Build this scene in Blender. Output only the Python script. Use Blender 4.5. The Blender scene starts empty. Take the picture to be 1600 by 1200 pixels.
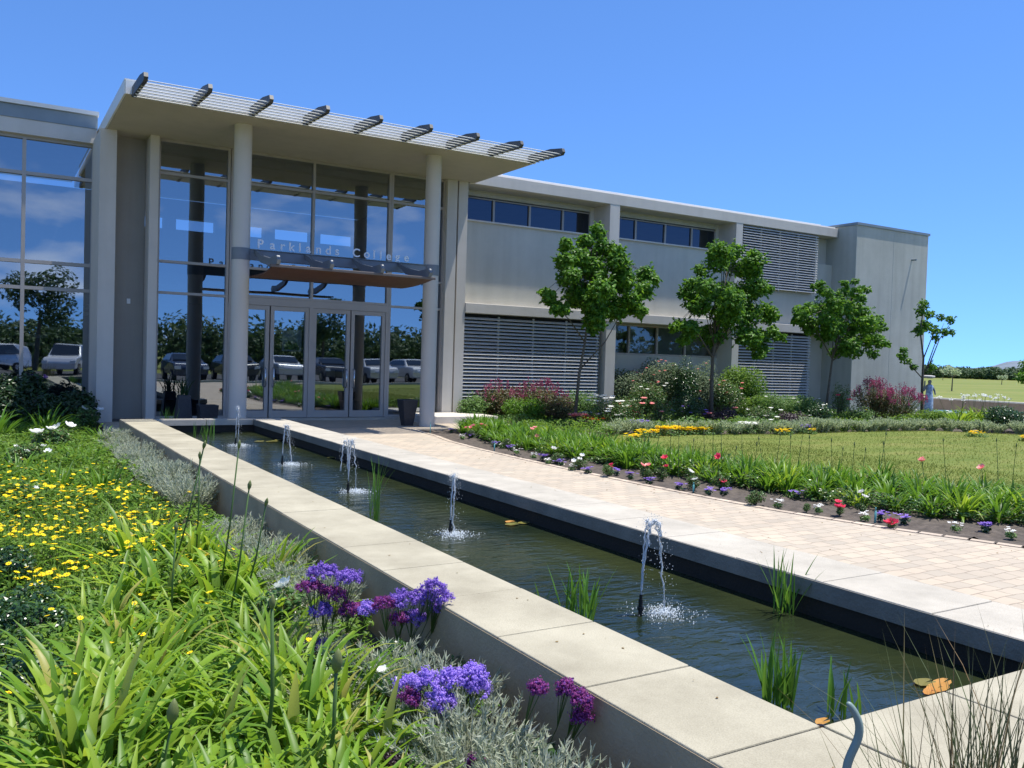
import bpy, math, random
from mathutils import Vector, Matrix, noise
random.seed(11)
PI=math.pi
sc=bpy.context.scene
# ------------------------------------------------------------------ camera
F_PX=1362.5; YAW,PITCH,ROLL=math.radians(31.082),math.radians(1.642),math.radians(1.766)
EYE=Vector((0,0,1.6))
W=Vector((math.sin(YAW)*math.cos(PITCH),math.cos(YAW)*math.cos(PITCH),-math.sin(PITCH)))
r0=Vector((math.cos(YAW),-math.sin(YAW),0)); u0=r0.cross(W)
R=r0*math.cos(ROLL)+u0*math.sin(ROLL); U=-r0*math.sin(ROLL)+u0*math.cos(ROLL)
cam=bpy.data.cameras.new("camera"); camo=bpy.data.objects.new("camera",cam)
sc.collection.objects.link(camo); sc.camera=camo
cam.sensor_width=36; cam.lens=36*F_PX/1600; cam.clip_end=9000; cam.clip_start=.05
M=Matrix((R,U,-W)).transposed().to_4x4(); M.translation=EYE; camo.matrix_world=M
def ray(px,py): return W+R*((px-800)/F_PX)-U*((py-600)/F_PX)
def gp(px,py,z=0.0):
    d=ray(px,py); t=(z-EYE.z)/d.z; return EYE+d*t
def yp(px,py,Y):
    d=ray(px,py); return EYE+d*(Y/d.y)
# ------------------------------------------------------------------ light
sun_v=Vector((.28,-.10,1)).normalized()
EL=math.asin(sun_v.z); 
w=bpy.data.worlds.new("World"); sc.world=w; w.use_nodes=True
nt=w.node_tree; bg=nt.nodes['Background']
sky=nt.nodes.new('ShaderNodeTexSky'); sky.sky_type='NISHITA'; sky.sun_disc=False
sky.sun_elevation=EL; sky.sun_rotation=math.atan2(sun_v.x,sun_v.y)
sky.air_density=.6; sky.dust_density=0; sky.ozone_density=3.0; sky.altitude=100
hs=nt.nodes.new('ShaderNodeHueSaturation'); hs.inputs['Saturation'].default_value=1.0; hs.inputs['Value'].default_value=1.0
# a few fair-weather clouds low in the sky, all round but thinned away over the building side
tc=nt.nodes.new('ShaderNodeTexCoord'); mp=nt.nodes.new('ShaderNodeMapping'); mp.inputs['Scale'].default_value=(2.2,2.2,6)
nz=nt.nodes.new('ShaderNodeTexNoise'); nz.inputs['Scale'].default_value=2.1; nz.inputs['Detail'].default_value=7
cr=nt.nodes.new('ShaderNodeValToRGB'); cr.color_ramp.elements[0].position=.53; cr.color_ramp.elements[1].position=.68
sp=nt.nodes.new('ShaderNodeSeparateXYZ')
mr=nt.nodes.new('ShaderNodeMapRange'); mr.inputs[1].default_value=-.05; mr.inputs[2].default_value=-.45; mr.inputs[3].default_value=0; mr.inputs[4].default_value=.6
mu=nt.nodes.new('ShaderNodeMath'); mu.operation='MULTIPLY'
mx=nt.nodes.new('ShaderNodeMixRGB'); mx.inputs[2].default_value=(8,8.3,8.8,1)
L=nt.links.new
L(tc.outputs['Generated'],mp.inputs['Vector']); L(mp.outputs[0],nz.inputs['Vector']); L(nz.outputs['Fac'],cr.inputs[0])
L(tc.outputs['Generated'],sp.inputs[0]); L(sp.outputs['Y'],mr.inputs[0]); L(cr.outputs[0],mu.inputs[0]); L(mr.outputs[0],mu.inputs[1])
va=nt.nodes.new('ShaderNodeVectorMath'); va.inputs[1].default_value=(0,0,.12); vn=nt.nodes.new('ShaderNodeVectorMath'); vn.operation='NORMALIZE'
L(tc.outputs['Generated'],va.inputs[0]); L(va.outputs[0],vn.inputs[0]); L(vn.outputs[0],sky.inputs[0])
tn=nt.nodes.new('ShaderNodeMixRGB'); tn.blend_type='MULTIPLY'; tn.inputs[0].default_value=1; tn.inputs[2].default_value=(.75,1.06,1.36,1)
L(sky.outputs[0],hs.inputs['Color']); L(hs.outputs[0],tn.inputs[1]); L(tn.outputs[0],mx.inputs[1]); L(mu.outputs[0],mx.inputs[0]); L(mx.outputs[0],bg.inputs[0])
bg.inputs[1].default_value=.145
sl=bpy.data.lights.new("sun",'SUN'); sl.energy=4.6; sl.angle=math.radians(.5); sl.color=(1,.96,.88)
so=bpy.data.objects.new("sun",sl); sc.collection.objects.link(so); so.rotation_euler=sun_v.to_track_quat('Z','Y').to_euler()
sc.view_settings.view_transform='Standard'; sc.view_settings.look='None'; sc.view_settings.exposure=0.6; sc.view_settings.gamma=1
sc.render.engine='CYCLES'
# ------------------------------------------------------------------ materials
def mat(name,col,rough=.7,noise_s=None,amt=.12,bump=0,bs=None,metal=0,spec=.5,col2=None):
    m=bpy.data.materials.new(name); m.use_nodes=True; n=m.node_tree; b=n.nodes['Principled BSDF']
    b.inputs['Roughness'].default_value=rough; b.inputs['Metallic'].default_value=metal
    b.inputs['Specular IOR Level'].default_value=spec
    b.inputs['Base Color'].default_value=(*col,1)
    if noise_s:
        t=n.nodes.new('ShaderNodeTexCoord')
        x=n.nodes.new('ShaderNodeTexNoise'); x.inputs['Scale'].default_value=noise_s; x.inputs['Detail'].default_value=8; x.inputs['Roughness'].default_value=.65
        n.links.new(t.outputs['Object'],x.inputs['Vector'])
        c=n.nodes.new('ShaderNodeValToRGB'); c.color_ramp.elements[0].position=.3; c.color_ramp.elements[1].position=.7
        c2=col2 or tuple(v*(1+amt) for v in col); c1=tuple(v*(1-amt) for v in col)
        c.color_ramp.elements[0].color=(*c1,1); c.color_ramp.elements[1].color=(*c2,1)
        n.links.new(x.outputs['Fac'],c.inputs[0]); n.links.new(c.outputs[0],b.inputs['Base Color'])
        if bump:
            y=n.nodes.new('ShaderNodeTexNoise'); y.inputs['Scale'].default_value=bs or noise_s*6; y.inputs['Detail'].default_value=6
            n.links.new(t.outputs['Object'],y.inputs['Vector'])
            bp=n.nodes.new('ShaderNodeBump'); bp.inputs['Strength'].default_value=bump; bp.inputs['Distance'].default_value=.02
            n.links.new(y.outputs['Fac'],bp.inputs['Height']); n.links.new(bp.outputs[0],b.inputs['Normal'])
    return m
def leafmat(name,cols,rough=.42,trans=.3,spec=.5):
    m=bpy.data.materials.new(name); m.use_nodes=True; n=m.node_tree; b=n.nodes['Principled BSDF']; out=n.nodes['Material Output']
    g=n.nodes.new('ShaderNodeNewGeometry'); c=n.nodes.new('ShaderNodeValToRGB')
    e=c.color_ramp.elements; k=len(cols)
    while len(e)<k: e.new(.5)
    for i,cc in enumerate(cols): e[i].position=i/(k-1); e[i].color=(*cc,1)
    n.links.new(g.outputs['Random Per Island'],c.inputs[0]); n.links.new(c.outputs[0],b.inputs['Base Color'])
    b.inputs['Roughness'].default_value=rough; b.inputs['Specular IOR Level'].default_value=spec
    t=n.nodes.new('ShaderNodeBsdfTranslucent'); mxs=n.nodes.new('ShaderNodeMixShader'); mxs.inputs[0].default_value=trans
    hsv=n.nodes.new('ShaderNodeHueSaturation'); hsv.inputs['Value'].default_value=1.7; hsv.inputs['Hue'].default_value=.485
    n.links.new(c.outputs[0],hsv.inputs['Color']); n.links.new(hsv.outputs[0],t.inputs[0])
    n.links.new(b.outputs[0],mxs.inputs[1]); n.links.new(t.outputs[0],mxs.inputs[2]); n.links.new(mxs.outputs[0],out.inputs[0])
    return m
def glass(name,refl,tint,gcol=(.85,.93,1)):
    m=bpy.data.materials.new(name); m.use_nodes=True; n=m.node_tree; out=n.nodes['Material Output']; n.nodes.remove(n.nodes['Principled BSDF'])
    t=n.nodes.new('ShaderNodeBsdfTransparent'); t.inputs[0].default_value=(*tint,1)
    g=n.nodes.new('ShaderNodeBsdfGlossy'); g.inputs[0].default_value=(*gcol,1); g.inputs['Roughness'].default_value=.012
    f=n.nodes.new('ShaderNodeFresnel'); f.inputs[0].default_value=1.5
    a=n.nodes.new('ShaderNodeMath'); a.operation='ADD'; a.use_clamp=True; a.inputs[1].default_value=refl
    tx=n.nodes.new('ShaderNodeTexCoord'); nn=n.nodes.new('ShaderNodeTexNoise'); nn.inputs['Scale'].default_value=.7; nn.inputs['Detail'].default_value=1
    bb=n.nodes.new('ShaderNodeBump'); bb.inputs['Strength'].default_value=.04; bb.inputs['Distance'].default_value=.1
    n.links.new(tx.outputs['Object'],nn.inputs['Vector']); n.links.new(nn.outputs['Fac'],bb.inputs['Height']); n.links.new(bb.outputs[0],g.inputs['Normal'])
    x=n.nodes.new('ShaderNodeMixShader')
    n.links.new(f.outputs[0],a.inputs[0]); n.links.new(a.outputs[0],x.inputs[0]); n.links.new(t.outputs[0],x.inputs[1]); n.links.new(g.outputs[0],x.inputs[2]); n.links.new(x.outputs[0],out.inputs[0])
    return m
MT=dict(
 render=mat('grey_render',(.51,.49,.42),.85,1.2,.07,.25,60),
 tower=mat('tower_render',(.455,.455,.40),.9,.9,.10,.3,50),
 trim=mat('pale_trim',(.58,.54,.48),.75,2,.04,.1,60),
 column=mat('column_paint',(.56,.52,.46),.6,2,.03,.05,60),
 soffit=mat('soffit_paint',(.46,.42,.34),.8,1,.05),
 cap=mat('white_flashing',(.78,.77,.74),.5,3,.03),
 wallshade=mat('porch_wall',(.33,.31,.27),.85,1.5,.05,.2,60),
 flash=mat('roof_flashing',(.20,.24,.26),.4,2,.1),
 beam=mat('beam_steel',(.17,.19,.21),.45,4,.08),
 frame=mat('window_frame',(.38,.35,.32),.45,3,.05,metal=.1),
 steel=mat('brushed_steel',(.6,.6,.6),.25,metal=1),
 dark=mat('charcoal_steel',(.035,.04,.045),.5,4,.2),
 slat=mat('louvre_metal',(.55,.55,.54),.45,4,.06,metal=.1),
 pslat=mat('pergola_slat',(.66,.66,.63),.5,4,.05),
 wood=mat('awning_timber',(.09,.036,.018),.55,3,.3,.3,20),
 awnedge=mat('awning_edge',(.12,.10,.09),.6,4,.1),
 letter=mat('sign_letters',(.85,.86,.87),.4),
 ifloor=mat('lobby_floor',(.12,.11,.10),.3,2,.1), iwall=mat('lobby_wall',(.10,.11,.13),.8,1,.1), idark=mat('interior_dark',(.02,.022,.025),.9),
 granite=mat('dark_planter',(.03,.03,.035),.5,20,.3),
 stakem=mat('stake_paint',(.06,.24,.26),.5,9,.2), hose=mat('hose_rubber',(.20,.27,.25),.5,9,.12),
 soil=mat('bed_soil',(.085,.068,.054),.95,9,.5,1.0,26), bark=mat('tree_bark',(.10,.085,.065),.9,14,.35,.6,40),
 stem=leafmat('flower_stem',[(.05,.11,.02),(.08,.15,.03)],.5,.1), bud=leafmat('flower_bud',[(.14,.19,.05),(.2,.22,.08)],.5,.2),
 lilyb=leafmat('strap_leaf_lime',[(.15,.27,.018),(.22,.36,.025),(.08,.19,.016),(.28,.39,.035),(.17,.30,.02),(.11,.24,.018),(.42,.38,.10)],.45,.40,.4),
 lilyg=leafmat('strap_leaf_green',[(.065,.165,.013),(.11,.25,.018),(.045,.12,.012),(.15,.30,.022),(.085,.19,.018)],.45,.36,.35),
 cover=leafmat('ground_leaf',[(.085,.185,.018),(.14,.27,.025),(.05,.12,.016),(.20,.32,.035),(.11,.20,.03)],.5,.36,.3),
 coverd=leafmat('dark_leaf',[(.018,.05,.012),(.035,.085,.018),(.05,.12,.025),(.025,.06,.02)],.3,.22,.6),
 rosel=leafmat('rose_leaf',[(.04,.10,.02),(.07,.16,.03),(.11,.2,.045),(.12,.09,.035)],.35,.25),
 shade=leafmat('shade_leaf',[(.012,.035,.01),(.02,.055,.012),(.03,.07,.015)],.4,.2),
 silver=leafmat('silver_leaf',[(.36,.40,.30),(.44,.47,.37),(.28,.33,.22),(.5,.51,.40),(.22,.27,.14)],.7,.3,.2),
 greyg=leafmat('grey_green_leaf',[(.32,.39,.21),(.42,.48,.30),(.23,.31,.14),(.5,.53,.38)],.6,.4,.3),
 greysh=leafmat('sage_leaf',[(.12,.18,.09),(.18,.24,.13),(.08,.13,.06),(.25,.29,.19)],.6,.3,.3),
 tree=leafmat('maple_leaf',[(.03,.10,.010),(.07,.18,.014),(.11,.25,.018),(.045,.13,.012),(.16,.32,.025)],.5,.36,.3),
 treeb=leafmat('far_tree_leaf',[(.03,.07,.02),(.045,.095,.025),(.06,.11,.03)],.6,.2),
 light=leafmat('light_herb_leaf',[(.10,.2,.04),(.15,.27,.06),(.07,.15,.035)],.5,.3),
 redgr=leafmat('reddish_leaf',[(.10,.10,.03),(.14,.13,.035),(.07,.09,.025),(.16,.07,.04)],.5,.25),
 purpl=leafmat('purple_leaf',[(.05,.025,.04),(.07,.035,.05),(.035,.03,.03)],.4,.2),
 reed=leafmat('reed_leaf',[(.08,.2,.02),(.12,.27,.03),(.05,.13,.02)],.35,.3),
 dry=leafmat('dry_rush',[(.09,.13,.04),(.14,.13,.06),(.06,.09,.03),(.22,.14,.06)],.6,.15),
 yel=leafmat('yellow_petal',[(.88,.66,.01),(.92,.74,.015),(.86,.60,.01)],.5,.2,.2), orc=mat('daisy_eye',(.45,.14,.01),.8),
 pur=leafmat('violet_petal',[(.18,.09,.44),(.26,.14,.54),(.33,.21,.62),(.12,.05,.32)],.6,.25,.2),
 purlt=leafmat('mauve_petal',[(.34,.22,.68),(.42,.28,.74),(.26,.14,.55)],.6,.25,.2),
 plum=leafmat('plum_petal',[(.20,.03,.15),(.28,.06,.24),(.14,.02,.10),(.22,.08,.4)],.6,.25,.2),
 whi=leafmat('white_petal',[(.82,.82,.78),(.86,.86,.84),(.78,.78,.74)],.5,.25,.2),
 pink=leafmat('pink_petal',[(.72,.05,.10),(.8,.10,.15),(.65,.03,.08)],.5,.25,.2),
 salm=leafmat('salmon_petal',[(.85,.35,.32),(.85,.42,.38),(.8,.28,.25)],.5,.25,.2),
 mag=leafmat('magenta_petal',[(.34,.05,.13),(.42,.09,.18),(.28,.04,.09),(.42,.16,.22)],.6,.25,.2),
 oran=leafmat('rust_petal',[(.55,.12,.02),(.6,.2,.04)],.6,.25,.2),
 lily_o=leafmat('lily_pad_orange',[(.65,.22,.05),(.5,.25,.04),(.6,.3,.08)],.4,.2), lily_g=leafmat('lily_pad_olive',[(.13,.15,.03),(.2,.17,.04)],.4,.1),
 bluem=mat('mosaic_blue',(.04,.13,.36),.3,11,.1,col2=(.62,.72,.8)), bronze=mat('statue_stone',(.22,.22,.21),.6,12,.25), cyanm=mat('mosaic_teal',(.05,.35,.38),.35,40,.1,col2=(.6,.7,.68)),
 foam=mat('water_foam',(.85,.9,.92),.15,spec=.8), nozzle=mat('nozzle_plastic',(.012,.014,.016),.4),
 brownwall=mat('brown_block',(.20,.16,.13),.9,4,.15,.4,30), pale=mat('pale_paving',(.6,.58,.53),.8,5,.06),
 rubber=mat('tyre_rubber',(.02,.02,.02),.8), carglass=mat('car_glass',(.02,.025,.03),.05,spec=1),
 asphalt=mat('asphalt',(.06,.06,.062),.9,30,.2,.3,200), kerbm=mat('kerb_concrete',(.45,.44,.42),.85,8,.08),
)
def wave_water():
    m=bpy.data.materials.new('pond_water'); m.use_nodes=True; n=m.node_tree; b=n.nodes['Principled BSDF']
    t=n.nodes.new('ShaderNodeTexCoord')
    x=n.nodes.new('ShaderNodeTexNoise'); x.inputs['Scale'].default_value=.8; x.inputs['Detail'].default_value=4
    c=n.nodes.new('ShaderNodeValToRGB'); c.color_ramp.elements[0].position=.32; c.color_ramp.elements[1].position=.68
    c.color_ramp.elements[0].color=(.008,.015,.009,1); c.color_ramp.elements[1].color=(.030,.038,.014,1)
    n.links.new(t.outputs['Object'],x.inputs['Vector']); n.links.new(x.outputs['Fac'],c.inputs[0]); n.links.new(c.outputs[0],b.inputs['Base Color'])
    b.inputs['Roughness'].default_value=.04; b.inputs['IOR'].default_value=1.33; b.inputs['Specular IOR Level'].default_value=.6
    mp=n.nodes.new('ShaderNodeMapping'); mp.inputs['Rotation'].default_value=(0,0,.5); mp.inputs['Scale'].default_value=(1,2.0,1)
    y=n.nodes.new('ShaderNodeTexNoise'); y.inputs['Scale'].default_value=5.5; y.inputs['Detail'].default_value=5; y.inputs['Distortion'].default_value=.6
    bp=n.nodes.new('ShaderNodeBump'); bp.inputs['Strength'].default_value=.30; bp.inputs['Distance'].default_value=.04
    n.links.new(t.outputs['Object'],mp.inputs[0]); n.links.new(mp.outputs[0],y.inputs['Vector']); n.links.new(y.outputs['Fac'],bp.inputs['Height']); n.links.new(bp.outputs[0],b.inputs['Normal'])
    return m
MT['water']=wave_water()
def stone(name,a,b_,speck=.0):
    m=mat(name,a,.8,2.2,.16,.22,140,col2=b_); n=m.node_tree; b=n.nodes['Principled BSDF']
    src=b.inputs['Base Color'].links[0].from_socket
    g=n.nodes.new('ShaderNodeNewGeometry'); c=n.nodes.new('ShaderNodeValToRGB')
    c.color_ramp.elements[0].color=(.86,.85,.84,1); c.color_ramp.elements[1].color=(1.08,1.07,1.05,1)
    n.links.new(g.outputs['Random Per Island'],c.inputs[0])
    mm=n.nodes.new('ShaderNodeMixRGB'); mm.blend_type='MULTIPLY'; mm.inputs[0].default_value=1
    n.links.new(src,mm.inputs[1]); n.links.new(c.outputs[0],mm.inputs[2])
    # fine aggregate + a few stains
    t=n.nodes.new('ShaderNodeTexCoord'); v=n.nodes.new('ShaderNodeTexNoise'); v.inputs['Scale'].default_value=160; v.inputs['Detail'].default_value=3
    cc=n.nodes.new('ShaderNodeValToRGB'); cc.color_ramp.elements[0].position=.3; cc.color_ramp.elements[1].position=.6
    cc.color_ramp.elements[0].color=(.82,.81,.8,1); cc.color_ramp.elements[1].color=(1,1,1,1)
    n.links.new(t.outputs['Object'],v.inputs['Vector']); n.links.new(v.outputs['Fac'],cc.inputs[0])
    m2=n.nodes.new('ShaderNodeMixRGB'); m2.blend_type='MULTIPLY'; m2.inputs[0].default_value=1
    n.links.new(mm.outputs[0],m2.inputs[1]); n.links.new(cc.outputs[0],m2.inputs[2]); n.links.new(m2.outputs[0],b.inputs['Base Color'])
    return m
MT['sand']=stone('sandstone_coping',(.385,.35,.255),(.48,.445,.335)); MT['grey']=stone('grey_coping',(.47,.435,.365),(.57,.53,.45))
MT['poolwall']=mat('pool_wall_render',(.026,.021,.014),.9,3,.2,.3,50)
def pavers():
    m=bpy.data.materials.new('brick_pavers'); m.use_nodes=True; n=m.node_tree; b=n.nodes['Principled BSDF']; b.inputs['Roughness'].default_value=.85
    t=n.nodes.new('ShaderNodeTexCoord'); br=n.nodes.new('ShaderNodeTexBrick')
    ns=n.nodes.new('ShaderNodeTexNoise'); ns.inputs['Scale'].default_value=6; ns.inputs['Detail'].default_value=3
    md=n.nodes.new('ShaderNodeMixRGB'); md.blend_type='LINEAR_LIGHT'; md.inputs[0].default_value=.03
    n.links.new(t.outputs['Object'],ns.inputs['Vector']); n.links.new(t.outputs['Object'],md.inputs[1]); n.links.new(ns.outputs['Color'],md.inputs[2]); n.links.new(md.outputs[0],br.inputs['Vector'])
    br.inputs['Color1'].default_value=(.50,.42,.325,1); br.inputs['Color2'].default_value=(.39,.345,.28,1); br.inputs['Mortar'].default_value=(.30,.255,.20,1)
    br.inputs['Scale'].default_value=1; br.inputs['Mortar Size'].default_value=.008; br.inputs['Mortar Smooth'].default_value=.6
    br.inputs['Brick Width'].default_value=.21; br.inputs['Row Height'].default_value=.145; br.inputs['Bias'].default_value=-.1
    x=n.nodes.new('ShaderNodeTexNoise'); x.inputs['Scale'].default_value=.9; x.inputs['Detail'].default_value=10; x.inputs['Roughness'].default_value=.7
    c=n.nodes.new('ShaderNodeValToRGB'); c.color_ramp.elements[0].position=.3; c.color_ramp.elements[1].position=.72
    c.color_ramp.elements[0].color=(.86,.84,.82,1); c.color_ramp.elements[1].color=(1.05,1.04,1.02,1)
    mm=n.nodes.new('ShaderNodeMixRGB'); mm.blend_type='MULTIPLY'; mm.inputs[0].default_value=1
    n.links.new(t.outputs['Object'],x.inputs['Vector']); n.links.new(x.outputs['Fac'],c.inputs[0]); n.links.new(br.outputs['Color'],mm.inputs[1]); n.links.new(c.outputs[0],mm.inputs[2]); n.links.new(mm.outputs[0],b.inputs['Base Color'])
    bp=n.nodes.new('ShaderNodeBump'); bp.inputs['Strength'].default_value=.5; bp.inputs['Distance'].default_value=.006; bp.invert=True
    n.links.new(br.outputs['Fac'],bp.inputs['Height']); n.links.new(bp.outputs[0],b.inputs['Normal'])
    return m
MT['paver']=pavers()
def grassm(name,c1,c2,c3,s,stretch=(1,1,1)):
    m=bpy.data.materials.new(name); m.use_nodes=True; n=m.node_tree; b=n.nodes['Principled BSDF']; b.inputs['Roughness'].default_value=.9; b.inputs['Specular IOR Level'].default_value=.15
    t=n.nodes.new('ShaderNodeTexCoord'); mp=n.nodes.new('ShaderNodeMapping'); mp.inputs['Scale'].default_value=stretch
    x=n.nodes.new('ShaderNodeTexNoise'); x.inputs['Scale'].default_value=s; x.inputs['Detail'].default_value=14; x.inputs['Roughness'].default_value=.78
    c=n.nodes.new('ShaderNodeValToRGB'); e=c.color_ramp.elements; e.new(.5)
    e[0].position=.33; e[2].position=.67; e[0].color=(*c1,1); e[1].color=(*c2,1); e[2].color=(*c3,1)
    n.links.new(t.outputs['Object'],mp.inputs[0]); n.links.new(mp.outputs[0],x.inputs['Vector']); n.links.new(x.outputs['Fac'],c.inputs[0]); n.links.new(c.outputs[0],b.inputs['Base Color'])
    return m
MT['lawn']=grassm('lawn_turf',(.085,.125,.022),(.135,.165,.035),(.20,.195,.06),.55,(.6,2.2,1))
MT['field']=grassm('field_grass',(.11,.155,.03),(.165,.19,.045),(.23,.215,.075),.05,(.6,2,1))
def streak(m,amt=.16):
    n=m.node_tree; b=n.nodes['Principled BSDF']; src=b.inputs['Base Color'].links[0].from_socket
    t=n.nodes.new('ShaderNodeTexCoord'); mp=n.nodes.new('ShaderNodeMapping'); mp.inputs['Scale'].default_value=(2.6,2.6,.16)
    x=n.nodes.new('ShaderNodeTexNoise'); x.inputs['Scale'].default_value=1.5; x.inputs['Detail'].default_value=7
    c=n.nodes.new('ShaderNodeValToRGB'); c.color_ramp.elements[0].position=.36; c.color_ramp.elements[1].position=.56
    c.color_ramp.elements[0].color=(1-amt,1-amt,1-amt*1.1,1); c.color_ramp.elements[1].color=(1,1,1,1)
    q=n.nodes.new('ShaderNodeMixRGB'); q.blend_type='MULTIPLY'; q.inputs[0].default_value=1
    n.links.new(t.outputs['Object'],mp.inputs[0]); n.links.new(mp.outputs[0],x.inputs['Vector']); n.links.new(x.outputs['Fac'],c.inputs[0])
    n.links.new(src,q.inputs[1]); n.links.new(c.outputs[0],q.inputs[2]); n.links.new(q.outputs[0],b.inputs['Base Color'])
for k_,a_ in (('render',.06),('tower',.09),('trim',.05),('column',.04),('soffit',.05),('wallshade',.06)): streak(MT[k_],a_)
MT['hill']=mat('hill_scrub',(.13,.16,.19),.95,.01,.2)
G1=glass('tinted_glass',.27,(.36,.43,.5)); G2=glass('dark_glass',.08,(.25,.3,.38),(.42,.50,.66)); G3=glass('grey_blind_glass',.05,(.62,.66,.66))
# ------------------------------------------------------------------ helpers
C=sc.collection
class MB:
    def __init__(s): s.v=[]; s.f=[]; s.m=[]
    def add(s,vs,fs,mi=0):
        o=len(s.v); s.v+= [tuple(v) for v in vs]; s.f+=[tuple(i+o for i in f) for f in fs]; s.m+=[mi]*len(fs)
    def box(s,x0,x1,y0,y1,z0,z1,mi=0):
        s.add([(x,y,z) for z in (z0,z1) for y in (y0,y1) for x in (x0,x1)],[(0,2,3,1),(4,5,7,6),(0,1,5,4),(2,6,7,3),(0,4,6,2),(1,3,7,5)],mi)
    def tube(s,pts,rads,n=8,mi=0,cap=True):
        pts=[Vector(p) for p in pts]; o=len(s.v); k=len(pts)
        if not isinstance(rads,(list,tuple)): rads=[rads]*k
        a=None
        for i,p in enumerate(pts):
            d=(pts[min(i+1,k-1)]-pts[max(i-1,0)]).normalized()
            if a is None: a=d.cross(Vector((1,0,0)) if abs(d.x)<.7 else Vector((0,1,0))).normalized()
            else: a=(a-d*a.dot(d)).normalized()
            b=d.cross(a)
            for j in range(n):
                t=2*PI*j/n; s.v.append(tuple(p+(a*math.cos(t)+b*math.sin(t))*rads[i]))
        for i in range(k-1):
            for j in range(n):
                s.f.append((o+i*n+j,o+i*n+(j+1)%n,o+(i+1)*n+(j+1)%n,o+(i+1)*n+j)); s.m.append(mi)
        if cap:
            s.f.append(tuple(o+j for j in range(n))[::-1]); s.m.append(mi); s.f.append(tuple(o+(k-1)*n+j for j in range(n))); s.m.append(mi)
    def build(s,name,mats,parent=None,smooth=False,loc=None):
        me=bpy.data.meshes.new(name); me.from_pydata(s.v,[],s.f)
        if not isinstance(mats,(list,tuple)): mats=[mats]
        for q in mats: me.materials.append(q)
        me.polygons.foreach_set('material_index',s.m)
        if smooth: me.polygons.foreach_set('use_smooth',[True]*len(s.f))
        me.update(); o=bpy.data.objects.new(name,me); C.objects.link(o)
        if parent: o.parent=parent
        if loc is not None: o.location=loc
        return o
def tag(o,label=None,cat=None,group=None,kind=None):
    if label: o['label']=label
    if cat: o['category']=cat
    if group: o['group']=group
    if kind: o['kind']=kind
    return o
def empty(name,loc,rz=0):
    o=bpy.data.objects.new(name,None); C.objects.link(o); o.location=loc; o.rotation_euler=(0,0,rz); o.empty_display_size=.2; return o
def copy_tree(o,parent=None):
    c=o.copy(); C.objects.link(c)
    if parent: c.parent=parent
    for ch in [q for q in o.children]: copy_tree(ch,c)
    return c
def bevel(o,w=.008,seg=2):
    b=o.modifiers.new('bevel','BEVEL'); b.width=w; b.segments=seg; b.limit_method='ANGLE'; return o
def boxes(name,lst,m,parent=None,bv=0):
    mb=MB()
    for l in lst: mb.box(*l)
    o=mb.build(name,m,parent)
    if bv: bevel(o,bv)
    return o
def poly_slab(name,pts,z0,z1,m):
    mb=MB(); k=len(pts)
    mb.add([(x,y,z1) for x,y in pts]+[(x,y,z0) for x,y in pts],[tuple(range(k))]+[(i,i+k,(i+1)%k+k,(i+1)%k) for i in range(k)])
    o=mb.build(name,m); return o
ORD=['first','second','third','fourth','fifth','sixth','seventh','eighth','ninth','tenth','eleventh','twelfth','thirteenth','fourteenth','fifteenth','sixteenth','seventeenth','eighteenth','nineteenth','twentieth']
TEN={2:'twenty',3:'thirty',4:'forty',5:'fifty'}; TEX={30:'thirtieth',40:'fortieth',50:'fiftieth'}
def nth(i):
    i+=1
    if i<=20: return ORD[i-1]
    if i in TEX: return TEX[i]
    return TEN[i//10]+'-'+ORD[i%10-1]
def leaf(mb,p,nrm,s,mi=0,asp=.62):
    t=nrm.cross(Vector((random.gauss(0,1),random.gauss(0,1),random.gauss(0,1))))
    if t.length<1e-4: t=Vector((1,0,0))
    t.normalize(); b=nrm.cross(t); w_=s*asp*.5; dr=nrm*(-s*.16)
    mb.add([p-t*s*.5+dr*.3,p+b*w_+dr,p+t*s*.5+dr,p-b*w_+dr,p+t*s*.05],[(0,4,1),(4,2,1),(0,3,4),(3,2,4)],mi)
# ------------------------------------------------------------------ ground
g=MB(); S=4000
g.add([(-S,-S,-.17),(S,-S,-.17),(S,S,-.17),(-S,S,-.17)],[(0,1,2,3)])
tag(g.build('ground',MT['field']),kind='structure')
def bedmesh(name,inside,x0,x1,y0,y1,z,step,amp,m,edge=.02):
    mb=MB(); nx=int((x1-x0)/step); ny=int((y1-y0)/step); idx={}
    for j in range(ny+1):
        for i in range(nx+1):
            x=x0+i*step;y=y0+j*step
            if inside(x,y):
                idx[i,j]=len(mb.v); mb.v.append((x,y,z+amp*(noise.noise(Vector((x*3,y*3,0)))*.6+noise.noise(Vector((x*11,y*11,3)))*.6)))
    for (i,j),a in idx.items():
        q=[(i,j),(i+1,j),(i+1,j+1),(i,j+1)]
        if all(k in idx for k in q): mb.f.append(tuple(idx[k] for k in q)); mb.m.append(0)
    return tag(mb.build(name,m,smooth=True),kind='structure')
PATH=[(7.9,17.3),(7.74,15.86),(7.52,14.83),(7.38,13.4),(7.33,12.0),(7.32,10.65),(7.36,8.91),(7.42,7.79),(7.52,6.73),(7.83,5.46),(8.21,4.39),(8.8,3.0),(9.7,1.5),(11,-.2),(12.5,-1.6)]
def pathx(y):
    for (x0,y0),(x1,y1) in zip(PATH,PATH[1:]):
        if y1<=y<=y0: return x1+(x0-x1)*(y-y1)/(y0-y1)
    return PATH[0][0] if y>PATH[0][1] else 12.5
pv=[(4.96,-4),(14.5,-4),(12.5,-1.6)]+PATH[::-1][1:]+[(9.0,17.35),(11.0,17.9),(11.0,20.34),(2.0,20.34),(2.0,17.12),(4.96,17.12)]
tag(poly_slab('path',pv,-.2,0,MT['paver']),kind='structure')
edge=MB()
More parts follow.
